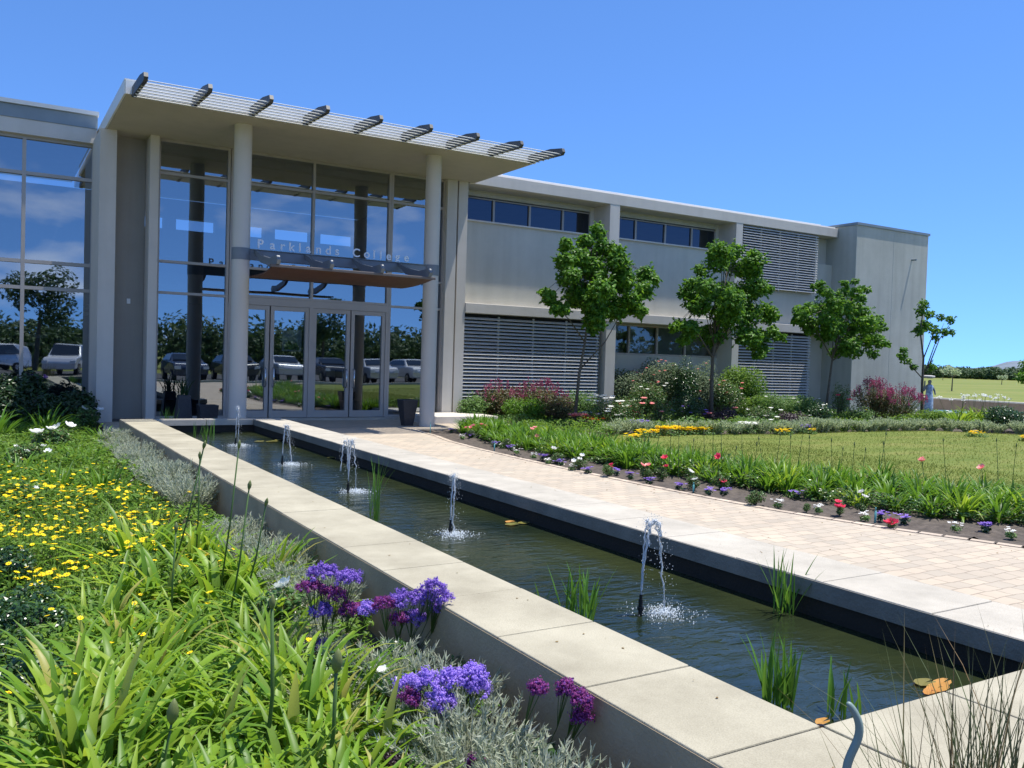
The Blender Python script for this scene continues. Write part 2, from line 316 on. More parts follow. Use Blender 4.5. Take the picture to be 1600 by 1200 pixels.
for (x0,y0),(x1,y1) in zip(PATH,PATH[1:]):
    n=max(1,int(math.hypot(x1-x0,y1-y0)/.21))
    for i in range(n):
        t=i/n; a=Vector((x0+(x1-x0)*t,y0+(y1-y0)*t,0)); d=Vector((x1-x0,y1-y0,0)).normalized(); q=Vector((-d.y,d.x,0))
        p=[a+q*.0,a+d*.2,a+d*.2+q*.1,a+q*.1]
        edge.add([v+Vector((0,0,-.1)) for v in p]+[v+Vector((0,0,.008)) for v in p],[(4,5,6,7),(0,1,5,4),(1,2,6,5),(2,3,7,6),(3,0,4,7)])
tag(edge.build('path_edging',stone('edging_paver',(.55,.45,.34),(.6,.5,.4))),kind='structure')
LAWN=[(10.0,13.6),(11.0,14.6),(12,15.1),(13.9,14.7),(16.4,14.3),(19,14.45),(21.9,14.2),(23.6,12.6),(25.5,9),(26,3),(22,-2),(16,-3.5),(12.6,-1),(11.6,1.5),(11.1,4),(10.9,5.5),(10.5,7),(9.9,8.2),(9.35,9.6),(9.4,11.2),(9.6,12.6)]
tag(poly_slab('lawn',LAWN,-.2,.012,MT['lawn']),kind='structure')
def inpoly(x,y,P):
    c=False; j=len(P)-1
    for i in range(len(P)):
        if (P[i][1]>y)!=(P[j][1]>y) and x<(P[j][0]-P[i][0])*(y-P[i][1])/(P[j][1]-P[i][1])+P[i][0]: c=not c
        j=i
    return c
lg=MB()
for k in range(60000):
    x=random.uniform(9.3,25.5) if k%3 else random.uniform(9.3,14); y=random.uniform(2,15.2) if k%3 else random.uniform(4,13)
    if not inpoly(x,y,LAWN): continue
    a=random.uniform(0,6.28); h=random.uniform(.015,.04); dx,dy=math.cos(a)*.006,math.sin(a)*.006; lx,ly=random.gauss(0,.012),random.gauss(0,.012)
    lg.add([(x-dx,y-dy,.008),(x+dx,y+dy,.008),(x+lx,y+ly,.012+h)],[(0,1,2)])
for (x0,y0),(x1,y1) in zip(LAWN,LAWN[1:]+LAWN[:1]):
    n_=int(math.hypot(x1-x0,y1-y0)*160)
    for k in range(n_):
        t=random.random(); x=x0+(x1-x0)*t+random.gauss(0,.035); y=y0+(y1-y0)*t+random.gauss(0,.035); a=random.uniform(0,6.28); h=random.uniform(.03,.07); dx,dy=math.cos(a)*.006,math.sin(a)*.006
        lg.add([(x-dx,y-dy,-.01),(x+dx,y+dy,-.01),(x+random.gauss(0,.02),y+random.gauss(0,.02),h)],[(0,1,2)])
tag(lg.build('lawn_grass',leafmat('lawn_blade',[(.11,.16,.028),(.145,.185,.036),(.19,.21,.055),(.125,.175,.03)],.8,.35,.1)),'short yellowish green mown grass of the round lawn','grass',kind='stuff')
bedmesh('garden_bed',lambda x,y: (x>pathx(y)+.09 if y<17.3 else x>9.0+(y-17.3)*.5) and not (y>17.95 and x<10.9) and y<20.1 and not (inpoly(x-.12,y-.12,LAWN) and inpoly(x+.12,y+.12,LAWN) and inpoly(x-.12,y+.12,LAWN) and inpoly(x+.12,y-.12,LAWN)),7.0,31,-1.5,20.2,-.012,.06,.045,MT['soil'])
bedmesh('flower_bed',lambda x,y: x<2.12 and y<21.8,-6,2.2,-3,21.9,-.115,.1,.03,MT['soil'])
bedmesh('near_bed',lambda x,y: True,2.12,9.6,-3,1.56,-.12,.1,.03,MT['soil'])
lt=MB()
for k in range(150):
    y=random.uniform(1,16); x=random.choice([random.uniform(5.0,pathx(y)),pathx(y)-abs(random.gauss(0,.2)),5.0+abs(random.gauss(0,.1))])
    leaf(lt,Vector((x,y,.006)),Vector((random.gauss(0,.15),random.gauss(0,.15),1)).normalized(),random.uniform(.012,.035))
for k in range(60):
    y=random.uniform(1.6,16); leaf(lt,Vector((random.choice([random.uniform(2.1,2.58),random.uniform(4.42,4.9)]),y,.306)),Vector((random.gauss(0,.15),random.gauss(0,.15),1)).normalized(),random.uniform(.008,.022))
tag(lt.build('leaf_litter',leafmat('dry_leaf',[(.16,.10,.04),(.25,.17,.07),(.12,.12,.04)],.8,.1,.2)),'tiny dry leaf scraps on the path and coping','leaf litter',kind='stuff')
# far things
hb=MB(); 
def ridge(name,d,a0,a1,hf,m,kind,dep):
    mb=MB(); n=60
    for i in range(n+1):
        a=a0+(a1-a0)*i/n; dx,dy=math.sin(a),math.cos(a); h=hf(i/n)
        mb.v+=[(dx*d,dy*d,-1),(dx*(d+dep*.5),dy*(d+dep*.5),h),(dx*(d+dep),dy*(d+dep),-1)]
    for i in range(n):
        for k in range(2): mb.f.append((i*3+k,(i+1)*3+k,(i+1)*3+k+1,i*3+k+1)); mb.m.append(0)
    return tag(mb.build(name,m,smooth=True),kind=kind)
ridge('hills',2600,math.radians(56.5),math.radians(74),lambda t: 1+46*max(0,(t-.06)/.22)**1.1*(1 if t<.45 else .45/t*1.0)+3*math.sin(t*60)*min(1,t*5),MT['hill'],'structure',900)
def leafblob(mb,c,r,n,s,flat=1.0,mi=0,upb=.35,shell=.45):
    c=Vector(c)
    for _ in range(n):
        d=Vector((random.gauss(0,1),random.gauss(0,1),random.gauss(0,1))).normalized()
        rr=r*(shell+(1-shell)*random.random()**.6)
        p=c+Vector((d.x*rr,d.y*rr,d.z*rr*flat))
        nrm=(d*.6+Vector((0,0,upb))+Vector((random.gauss(0,.5),random.gauss(0,.5),random.gauss(0,.4)))).normalized()
        leaf(mb,p,nrm,s*random.uniform(.65,1.25),mi)
# far tree belts
tb=MB()
for i in range(650):
    a=math.radians(random.uniform(52,75)); d=random.uniform(290,350); h=random.uniform(2.4,4.0)*(1.25 if random.random()<.12 else 1)
    leafblob(tb,(math.sin(a)*d,math.cos(a)*d,h*.45),h*.62,170,.9,.8)
tag(tb.build('distant_woodland',MT['treeb']),'low dark belt of trees along the horizon beyond the field','woodland',kind='stuff')
tb=MB()
for i in range(230):
    x=random.uniform(-60,110); y=random.uniform(-48,-38); h=random.uniform(3,5.2)
    leafblob(tb,(x,y,h*.5-.3),h*.62,420,.5,.9,0,.3,.1)
tag(tb.build('carpark_hedge',MT['treeb']),'tall dark hedge of trees behind the parked cars','hedge',kind='stuff')
tag(boxes('road',[(-60,110,-24,-7.5,-.2,-.112)],MT['asphalt']),kind='structure')
tag(boxes('kerb',[(-60,110,-7.5,-7.2,-.2,.0)],MT['kerbm']),kind='structure')
# ------------------------------------------------------------------ building
B=empty('college_building',(6.5,20.3,0)); tag(B,'long two-storey grey building with glazed entrance, flat canopy and square end tower','building')
B.location=(0,0,0)
def bp(name,lst,m,parent=B,bv=0): return boxes(name,lst,m,parent,bv)
# main shell
bp('wall',[(10.66,25.17,20.42,20.9,3.04,5.20),(10.66,15.27,20.95,21.2,5.95,6.15),(15.62,20.27,20.95,21.2,5.95,6.15)],MT['render'])
bp('lower_wall',[(15.5,20.4,20.8,21.1,0,1.83),(24.2,25.17,20.7,21.0,0,6.12),(10.66,20.4,21.3,21.5,0,2.77),(20.27,24.2,21.2,21.4,0,6.12),(20.55,24.2,20.45,20.6,3.04,4.2)],MT['render'])
bp('rear_wall',[(-9,25.2,28,28.3,0,5.2),(-9,25.2,28,28.3,5.55,6.1),(-9,3.2,28,28.3,5.2,5.55)]+[(x,x+.35,28,28.3,5.2,5.55) for x in (4.5,6,7.5,9,10.5,15,18,21,24.7)],MT['iwall'])
bp('roof_slab',[(10.85,25.17,20.9,28.3,6.16,6.42),(2.1,10.85,20.4,28.3,6.16,6.39)],MT['trim'])
fas=bp('fascia',[(10.70,25.08,20.16,20.9,6.13,6.43)],MT['trim'],bv=.01)
bp('flashing',[(11.0,25.0,20.22,20.9,6.43,6.475),(11.2,24.6,20.5,20.95,6.475,6.56)],MT['cap'],fas)
bp('ledge_band',[(10.66,25.16,20.14,20.9,2.77,3.03)],MT['trim'],bv=.01)
for x0,x1 in ((15.27,15.62),(20.27,20.56)):
    bp('fin_pillar',[(x0,x1,20.165,21.25,0,2.77),(x0,x1,20.165,21.25,3.03,6.13)],MT['trim'])
# soffit of the upper recess, sills
bp('window_sill',[(10.66,15.27,20.36,21.0,5.20,5.24),(15.62,20.27,20.36,21.0,5.20,5.24)],MT['trim'])
def window(x0,x1,z0,z1,Y,muls,g,fw=.06,trs=()):
    f=MB(); f.box(x0,x1,Y-.05,Y+.05,z0,z0+fw); f.box(x0,x1,Y-.05,Y+.05,z1-fw,z1)
    for x in [x0]+list(muls)+[x1-fw]: f.box(x,x+fw,Y-.048,Y+.048,z0+fw,z1-fw)
    for z in trs: f.box(x0+fw,x1-fw,Y-.044,Y+.044,z,z+fw)
    fr=f.build('window',MT['frame'],B)
    mb=MB(); mb.add([(x0+fw,Y,z0+fw),(x1-fw,Y,z0+fw),(x1-fw,Y,z1-fw),(x0+fw,Y,z1-fw)],[(0,1,2,3)]); mb.build('pane',g,fr)
    return fr
window(10.9,15.26,5.25,5.98,21.0,(11.85,13.02,14.15),G2); window(15.63,20.26,5.25,5.98,21.0,(16.83,18.0,19.1),G2)
window(15.63,20.26,1.83,2.76,20.85,(16.6,17.7,18.85),G3)
for a_,b_ in ((16.68,17.66),(17.78,18.82)): bp('window_blind',[(a_,b_,20.93,20.945,1.9,2.7)],mat('blind_cloth',(.33,.36,.36),.8,3,.05))
bp('recess_return',[(15.12,15.265,20.93,21.3,5.24,6.125),(20.12,20.265,20.93,21.3,5.24,6.125)],MT['trim'])
def louvre(x0,x1,z0,z1,Y,pitch,name='louvre_screen'):
    mb=MB(); z=z0+.04
    while z<z1-.03:
        # tilted blade
        mb.add([(x0,Y,z),(x1,Y,z),(x1,Y+.075,z+.05),(x0,Y+.075,z+.05),(x0,Y+.006,z-.012),(x1,Y+.006,z-.012),(x1,Y+.081,z+.038),(x0,Y+.081,z+.038)],[(0,1,2,3),(7,6,5,4),(4,5,1,0),(3,2,6,7),(0,3,7,4),(1,5,6,2)])
        z+=pitch
    o=mb.build(name,MT['slat'],B)
    f=MB()
    for x in [x0,x1-.04]+[x0+(x1-x0)*k/4-.02 for k in (1,2,3)]: f.box(x,x+.04,Y+.083,Y+.13,z0,z1)
    f.build('louvre_frame',MT['slat'],o)
    return o
louvre(10.68,15.1,.35,2.72,20.24,.093)
louvre(20.62,24.15,4.12,6.08,20.18,.082)
louvre(20.62,24.05,.35,2.72,20.24,.093)
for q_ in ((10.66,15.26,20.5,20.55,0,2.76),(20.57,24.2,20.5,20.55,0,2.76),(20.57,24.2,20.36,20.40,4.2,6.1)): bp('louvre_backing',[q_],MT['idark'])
# tower
tw=bp('end_tower',[(25.17,29.12,19.45,27.0,0,6.5)],MT['tower'],bv=.01)
bp('parapet_cap',[(25.13,29.16,19.41,27.04,6.5,6.585)],MT['flash'],tw)
sb=MB(); sb.tube([(28.2,19.5,5.57),(28.2,19.27,5.56)],.035,8); sb.build('rain_spout',MT['flash'],tw)
for lst in [[(27.15,27.156,19.447,19.4495,0,6.4)]]: bp('render_joint',lst,MT['flash'],tw)
# entrance porch
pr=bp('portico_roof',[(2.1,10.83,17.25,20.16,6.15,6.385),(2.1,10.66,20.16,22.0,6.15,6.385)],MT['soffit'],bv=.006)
bp('roof_edge',[(2.08,10.85,17.21,17.247,6.16,6.395),(2.06,2.095,17.25,21.4,6.16,6.40),(10.835,10.87,17.25,20.14,6.16,6.40),(2.06,10.87,17.22,22.0,6.402,6.43)],MT['cap'],pr)
RX=[2.22,3.26,4.32,5.37,6.43,7.49,8.55,9.6,10.66]
for x in RX:
    m_=MB(); pts=[(17.24,6.12),(15.86,6.06),(15.80,6.12),(15.84,6.20),(16.3,6.27),(17.24,6.30)]
    k=len(pts); m_.add([(x-.035,a,b) for a,b in pts]+[(x+.035,a,b) for a,b in pts],[tuple(range(k)),tuple(range(2*k-1,k-1,-1))]+[(i,i+k,(i+1)%k+k,(i+1)%k) for i in range(k)])
    m_.build('rafter',MT['dark'],pr)
for i in range(7):
    y=17.06-i*.19; m_=MB()
    m_.add([(2.2,y-.045,6.085-.0*i),(10.7,y-.045,6.085),(10.7,y+.045,6.115),(2.2,y+.045,6.115),(2.2,y-.04,6.07),(10.7,y-.04,6.07),(10.7,y+.05,6.10),(2.2,y+.05,6.10)],[(0,1,2,3),(7,6,5,4),(4,5,1,0),(3,2,6,7),(0,3,7,4),(1,5,6,2)])
    m_.build('shade_slat',MT['pslat'],pr)
def cyl(name,x,y,r,z0,z1,m,parent,n=40):
    mb=MB(); mb.tube([(x,y,z0),(x,y,z1)],r,n); o=mb.build(name,m,parent,smooth=True)
    e=o.modifiers.new('n','EDGE_SPLIT'); e.split_angle=math.radians(40); return o
for x in (4.39,8.66):
    c_=cyl('column',x,18.1,.175,0,6.149,MT['column'],B); cyl('collar',x,18.1,.185,3.44,3.68,MT['beam'],c_)
bm_=bp('crossbeam',[(4.55,8.5,18.03,18.17,3.46,3.66)],MT['beam'],bv=.006)
bp('beam_lip',[(4.55,8.5,18.00,18.20,3.662,3.675)],MT['flash'],bm_)
# letters along the beam
txt='Parklands College'; x=4.70; adv={'P':.26,'l':.155,'C':.265,' ':.18,'r':.18,'k':.21,'e':.215}
for ch in txt:
    if ch!=' ':
        cu=bpy.data.curves.new('letter','FONT'); cu.body=ch; cu.size=.255; cu.extrude=.008; cu.offset=.004; 
        o=bpy.data.objects.new('letter',cu); C.objects.link(o); bpy.context.view_layer.update()
        me=bpy.data.meshes.new_from_object(o.evaluated_get(bpy.context.evaluated_depsgraph_get())); bpy.data.objects.remove(o)
        me.materials.append(MT['letter']); o=bpy.data.objects.new('letter',me); C.objects.link(o); o.parent=bm_; o.rotation_euler=(PI/2,0,0); o.location=(x,18.05,3.71)
    x+=adv.get(ch,.212)
# awning
aw=MB(); nS=14
for i in range(nS):
    t0=i/nS; t1=(i+.93)/nS
    y0=18.1-1.6*t0; y1=18.1-1.6*t1; f=lambda t: 3.10+.10*t-.03*math.sin(PI*t)
    inx=.0
    xl,xr=4.58+.05*math.sin(t0*PI),7.95
    aw.add([(xl,y0,f(t0)),(xr,y0,f(t0)),(xr,y1,f(t1)),(xl,y1,f(t1)),(xl,y0,f(t0)+.03),(xr,y0,f(t0)+.03),(xr,y1,f(t1)+.03),(xl,y1,f(t1)+.03)],[(0,1,2,3),(7,6,5,4),(0,4,5,1),(1,5,6,2),(2,6,7,3),(3,7,4,0)])
awo=aw.build('entrance_awning',MT['wood'],B)
bp('awning_edge',[(4.54,7.99,16.455,16.49,3.195,3.25)],MT['awnedge'],awo,.01)
for x in (4.68,5.72,6.78,7.84):
    m_=MB(); pts=[(18.02,3.60),(17.6,3.38),(16.9,3.25),(16.42,3.25),(16.36,3.33),(16.46,3.42),(16.9,3.40),(17.5,3.50),(18.02,3.66)]
    pts=pts[::-1]; k=len(pts); m_.add([(x-.035,a,b) for a,b in pts]+[(x+.035,a,b) for a,b in pts],[tuple(range(k)),tuple(range(2*k-1,k-1,-1))]+[(i,i+k,(i+1)%k+k,(i+1)%k) for i in range(k)])
    m_.build('bracket',MT['beam'],awo)
# porch walls and pilasters
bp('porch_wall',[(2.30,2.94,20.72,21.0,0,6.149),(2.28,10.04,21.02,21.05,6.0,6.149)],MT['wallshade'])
bp('outer_pillar',[(1.97,2.29,20.18,21.9,0,6.149)],MT['trim'])
bp('pilaster',[(2.94,3.12,20.12,20.7,0,6.149)],MT['trim'])
bp('pilaster',[(10.05,10.33,20.14,20.7,0,6.149)],MT['trim'])
bp('pilaster',[(10.39,10.655,20.17,20.9,0,6.149)],MT['trim'])
bp('pilaster_infill',[(10.332,10.388,20.4,20.7,0,6.149)],MT['wallshade'])
bp('plinth',[(8.9,10.9,18.7,20.1,-.05,.17)],MT['trim'],bv=.01)
bp('door_step',[(3.13,10.04,20.1,20.6,-.02,.05)],MT['grey'],bv=.008)
sq=MB(); sq.box(2.60,2.67,20.69,20.719,2.55,2.66); sq.build('wall_light_switch',MT['cap'],B)
# curtain wall
Y=20.35
def curtain(name,xs,zs,Y,top,bot,fw=.055):
    f=MB()
    for x in xs: f.box(x-fw/2,x+fw/2,Y-.07,Y+.05,bot,top)
    for a,b in zip(xs,xs[1:]):
        for z in zs: f.box(a+fw/2,b-fw/2,Y-.066,Y+.046,z-fw/2,z+fw/2)
    fr=f.build(name,MT['frame'],B)
    zz=[z for z in zs]
    for a,b in zip(xs,xs[1:]):
        for z0,z1 in zip(zz,zz[1:]):
            mb=MB(); mb.add([(a+fw/2,Y,z0+fw/2),(b-fw/2,Y,z0+fw/2),(b-fw/2,Y,z1-fw/2),(a+fw/2,Y,z1-fw/2)],[(0,1,2,3)])
            mb.build('glass_pane',G1,fr)
    return fr
curtain('curtain_wall',[3.15,4.63],[.08,2.82,3.5,5.41,6.12],Y,6.148,.05)
curtain('curtain_wall',[4.70,6.6,8.54],[2.86,3.5,5.41,6.12],Y,6.148,2.83)
curtain('curtain_wall',[8.60,9.86,10.03],[.08,2.82,3.5,5.41,6.12],Y,6.148,.05)
# entrance doors
def door(x0,x1,hx):
    s=.085; f=MB(); f.box(x0,x0+s,Y-.05,Y+.03,.06,2.66); f.box(x1-s,x1,Y-.05,Y+.03,.06,2.66)
    f.box(x0+s,x1-s,Y-.048,Y+.028,2.56,2.66); f.box(x0+s,x1-s,Y-.048,Y+.028,.06,.22)
    d=f.build('door',MT['frame'],B)
    mb=MB(); mb.add([(x0+s,Y,.22),(x1-s,Y,.22),(x1-s,Y,2.56),(x0+s,Y,2.56)],[(0,1,2,3)]); mb.build('door_pane',G1,d)
    h=MB(); h.tube([(hx,Y-.05,.78),(hx,Y-.12,.80),(hx,Y-.12,1.2),(hx,Y-.05,1.22)],.018,8); h.build('handle',MT['steel'],d,smooth=True)
door(4.72,5.61,5.53); door(5.64,6.55,5.72); door(6.65,7.58,7.50); door(7.61,8.50,7.69)
bp('door_frame',[(4.67,8.57,Y-.068,Y+.048,2.665,2.829),(6.555,6.645,Y-.068,Y+.048,.055,2.664),(8.505,8.57,Y-.068,Y+.048,.055,2.664),(4.665,4.715,Y-.068,Y+.048,.055,2.664)],MT['frame'])
# left wing
YW=21.8
curtain('curtain_wall',[-9,-6.2,-3.4,-1.4,.64,2.0],[.1,2.83,3.40,5.30,6.07],YW,6.10,.1,.075)
lf=bp('fascia',[(-9,2.04,21.6,22.2,6.10,6.42)],MT['trim']); bp('fascia_panel',[(-9,2.05,21.58,22.2,6.422,6.70)],MT['flash'],lf); bp('flashing',[(-9,2.07,21.52,22.3,6.702,6.79)],mat('dull_cap',(.42,.46,.48),.4,3,.05),lf)
bp('roof_slab',[(-9,2.04,22.3,28.3,6.3,6.6)],MT['trim'])
bp('side_wall',[(-9.3,-9,21.6,28.3,0,6.6)],MT['render'])
# interior
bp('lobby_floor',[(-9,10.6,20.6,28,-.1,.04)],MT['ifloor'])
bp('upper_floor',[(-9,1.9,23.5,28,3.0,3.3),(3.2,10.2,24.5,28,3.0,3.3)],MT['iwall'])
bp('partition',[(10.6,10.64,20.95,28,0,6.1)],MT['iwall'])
st=MB()
for i in range(16): st.box(-1.6+.28*i,-1.3+.28*i,23.0,24.2,.05+.19*i,.12+.19*i)
st.tube([(-1.6,23.0,1.0),(2.8,23.0,4.05)],.03,6); st.build('staircase',MT['trim'],B)
cb=MB(); cb.box(6.0,9.0,25.3,26.0,.04,1.1); cb.build('reception_counter',MT['trim'],B)
# notice on the second door
nb=MB(); nb.box(5.95,6.42,20.42,20.43,1.62,2.12); nbo=nb.build('notice_poster',mat('poster_paper',(.75,.8,.82),.6),None); tag(nbo,'white notice sheet hung inside the second glass door leaf from the left','poster')
nb=MB(); nb.add([(6.0,20.4185,1.66),(6.36,20.4185,1.66),(6.36,20.4185,1.72),(6.28,20.4185,1.84),(6.2,20.4185,1.78),(6.1,20.4185,1.9),(6.02,20.4185,1.76)],[tuple(range(7))]); nb.build('leaf_picture',mat('poster_print',(.15,.35,.12),.6),nbo)
# ------------------------------------------------------------------ pool
pool=empty('pool',(0,0,0)); tag(pool,'long rectangular raised pond edged with stone slabs running to the entrance','pool')
yj=[17.08,16.37]; y=16.37
while y>2.2: y-=.695; yj.append(y)
yj=yj[:-1]+[2.09] if yj[-1]<2.3 else yj+[2.09]
yj=[17.08]+[2.09+.695*k for k in range(21,-1,-1) if 2.09+.695*k<16.8]
def slabs(name,x0,x1,ys,m,z0=.19,z1=.30,gap=.004):
    for a,b in zip(ys,ys[1:]):
        o=boxes(name,[(x0,x1,b+gap,a-gap,z0+random.uniform(-.0015,.0015),z1+random.uniform(-.002,.002))],m,pool,.006)
slabs('coping_slab',2.06,2.62,yj,MT['sand'])
slabs('coping_slab',4.38,4.96,[17.08]+[2.09+.72*k for k in range(20,-1,-1)]+[1.5],MT['grey'])
slabs('coping_slab',2.06,2.62,[2.088,1.52],MT['sand'])
for a,b in ((2.63,3.36),(3.37,4.05),(4.06,4.372)): boxes('coping_slab',[(a,b,1.52,2.088,.19,.30)],MT['sand'],pool,.006)
for a,b in ((2.63,3.5),(3.51,4.37)): boxes('coping_slab',[(a,b,16.78,17.08,.19,.30)],MT['grey'],pool,.006)
boxes('outer_wall',[(2.0562,2.0585,1.53,17.07,-.3,.290)],mat('sandstone_wall',(.37,.29,.19),.9,3,.15,.3,60),pool)
boxes('shade_strip',[(4.372,4.3785,1.6,16.77,.186,.293)],mat('shade_toned_stone',(.20,.185,.15),.9,2.5,.25,.4,50),pool)  # thin strip with the shade of the water-side slab face put into its colour
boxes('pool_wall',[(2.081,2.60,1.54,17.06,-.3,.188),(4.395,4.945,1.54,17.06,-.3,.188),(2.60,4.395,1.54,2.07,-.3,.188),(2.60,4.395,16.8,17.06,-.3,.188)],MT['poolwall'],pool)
wt=MB(); wt.add([(2.6,2.0,.065),(4.4,2.0,.065),(4.4,16.85,.065),(2.6,16.85,.065)],[(0,1,2,3)]); tag(wt.build('water',MT['water']),kind='structure')
# fountains
gl=bpy.data.materials.new('falling_water'); gl.use_nodes=True; b_=gl.node_tree.nodes['Principled BSDF']; b_.inputs['Base Color'].default_value=(.88,.92,.95,1); b_.inputs['Roughness'].default_value=.08; b_.inputs['Transmission Weight'].default_value=.55; b_.inputs['IOR'].default_value=1.33
def drop(mb,p,r):
    a=[Vector((r,0,0)),Vector((0,r,0)),Vector((-r,0,0)),Vector((0,-r,0)),Vector((0,0,r*1.4)),Vector((0,0,-r*1.4))]
    mb.add([Vector(p)+q for q in a],[(0,1,4),(1,2,4),(2,3,4),(3,0,4),(1,0,5),(2,1,5),(3,2,5),(0,3,5)])
FT=[('nearest the near end of the pool, its jet arching into two strands',3.42,4.08,.46,(.16,-.03),1),('second from the near end of the pool, standing straight',3.45,6.68,.40,(.02,-.02),0),('third from the near end, fanning out at the top',3.44,9.15,.46,(.10,.02),2),('fourth from the near end, tall and thin',3.45,11.7,.42,(.12,.0),0),('farthest from the near end, close to the glazed entrance',3.45,14.3,.50,(.05,0),0)]
for lab,x,y,h,(ax,ay),md in FT:
    f=empty('fountain',(x,y,.065)); tag(f,'small fountain jet '+lab,'fountain','fountain jets in the long pool')
    n_=MB(); n_.tube([(0,0,-.1),(0,0,.10)],.014,8); n_.tube([(0,0,.035),(0,0,.055)],.02,8); n_.tube([(0,0,.10),(0,0,.13)],.010,8); n_.build('nozzle',MT['nozzle'],f)
    j=MB()
    strands=[(ax,ay)]+([(ax*.45,ay+.03),(ax*1.15,ay-.02)] if md==1 else [(-ax,ay),(ax*.2,.1),(.03,-.09)] if md==2 else [(ax*.6+.015,ay),(ax+.02,ay+.02)])
    for k,(sx,sy) in enumerate(strands):
        pts=[];rr=[]; N=34
        for i in range(N+1):
            t=i/N; u=t*2; z=.12+h*(1-(1-u)**2) if u<=1 else .12+h-(h+.12)*(u-1)**2
            if u<=1: px_,py_=sx*.42*u**1.2,sy*.42*u**1.2
            else: px_,py_=sx*(.42+.58*(u-1)),sy*(.42+.58*(u-1))
            jit=.004+.006*(u>1); pts.append((px_+random.uniform(-jit,jit),py_+random.uniform(-jit,jit),z)); rr.append((.0038 if u<1 else .005)*random.uniform(.6,1.7)*(1.5 if .75<u<1.35 else 1))
        cut=random.randint(2,6) if k else 0
        j.tube(pts[:len(pts)-cut*2] if k else pts,rr[:len(pts)-cut*2] if k else rr,6)
        for i in range(120):
            t=random.uniform(.35,1); q=pts[int(t*N)]; s_=.012+.02*t
            drop(j,(q[0]+random.gauss(0,s_),q[1]+random.gauss(0,s_),q[2]+random.gauss(0,.02)),random.uniform(.0012,.0038))
    j.build('water_jet',gl,f,smooth=True)
    s=MB()
    for i in range(650):
        rr=abs(random.gauss(0,.075)); a=random.uniform(0,2*PI); drop(s,(ax+math.cos(a)*rr*1.3,ay+math.sin(a)*rr*1.3,max(.0,random.gauss(0.012,.014)*(1-rr*4))),random.uniform(.0014,.005))
    for i in range(70):
        rr=random.uniform(.08,.3); a=random.uniform(0,2*PI); drop(s,(ax+math.cos(a)*rr,ay+math.sin(a)*rr,.003+abs(random.gauss(0,.01))),random.uniform(.001,.003))
    s.build('splash',MT['foam'],f)
# ------------------------------------------------------------------ plant builders
def strap(mb,base,az,L,w,lean,curve,segs=5,mi=0,tip=.05,fold=.35):
    p=Vector(base); th=lean; h=Vector((math.cos(az),math.sin(az),0)); s=Vector((-h.y,h.x,0)); o=len(mb.v); st=L/segs
    for i in range(segs+1):
        t=i/segs; ww=w*.5*(min(1,.55+t*1.6) if t<.4 else max(tip,1-((t-.4)/.6)**2.0))
        d=h*math.sin(th)+Vector((0,0,1))*math.cos(th); nrm=s.cross(d)
        mb.v+=[tuple(p-s*ww+nrm*ww*fold*-1),tuple(p),tuple(p+s*ww+nrm*ww*fold*-1)]
        p=p+d*st; th+=curve*st*(.6+t*1.1)
    for i in range(segs):
        a=o+i*3; mb.f+=[(a,a+1,a+4,a+3),(a+1,a+2,a+5,a+4)]; mb.m+=[mi,mi]
def strap_clump(name,n,L,w,spread,m,rad=.1,curve=2.4,lean=.55,segs=5):
    mb=MB()
    for i in range(n):
        a=random.uniform(0,2*PI); r_=rad*math.sqrt(random.random())
        strap(mb,(math.cos(a)*r_,math.sin(a)*r_,-.02),a+random.gauss(0,.5),L*random.uniform(.6,1.1),w*random.uniform(.7,1.15),max(.02,random.gauss(lean*.6,lean*.45)),curve*random.uniform(.3,1.4),segs)
    o=mb.build(name,m,smooth=True); return o
def hide(o): C.objects.unlink(o); return o
def inst(proto,loc,rz=None,s=1,label=None,cat=None,group=None,name=None):
    c=proto.copy() if not proto.children else None
    C.objects.link(c); c.location=loc; c.rotation_euler=(0,0,random.uniform(0,6.28) if rz is None else rz); c.scale=(s,s,s*random.uniform(.9,1.1))
    if name: c.name=name
    tag(c,label,cat,group); return c
def bush_mesh(name,rx,rz,n,s,m,lobes=6,stems=True,up=.5,extra=None):
    mb=MB()
    for i in range(lobes):
        a=random.uniform(0,2*PI); q=random.uniform(.1,.6); rr=random.uniform(.4,.62)
        leafblob(mb,(math.cos(a)*rx*q,math.sin(a)*rx*q,rz*random.uniform(.38,.72)),rx*rr,n//lobes,s,rz/rx*.75,0,up,.3)
    mats=[m]
    if stems:
        for i in range(8):
            a=random.uniform(0,2*PI); q=rx*random.uniform(.2,.6); mb.tube([(0,0,-.03),(math.cos(a)*q*.5,math.sin(a)*q*.5,rz*.4),(math.cos(a)*q,math.sin(a)*q,rz*.8)],[.012,.008,.004],5,1)
        mats.append(MT['bark'])
    return mb.build(name,mats)
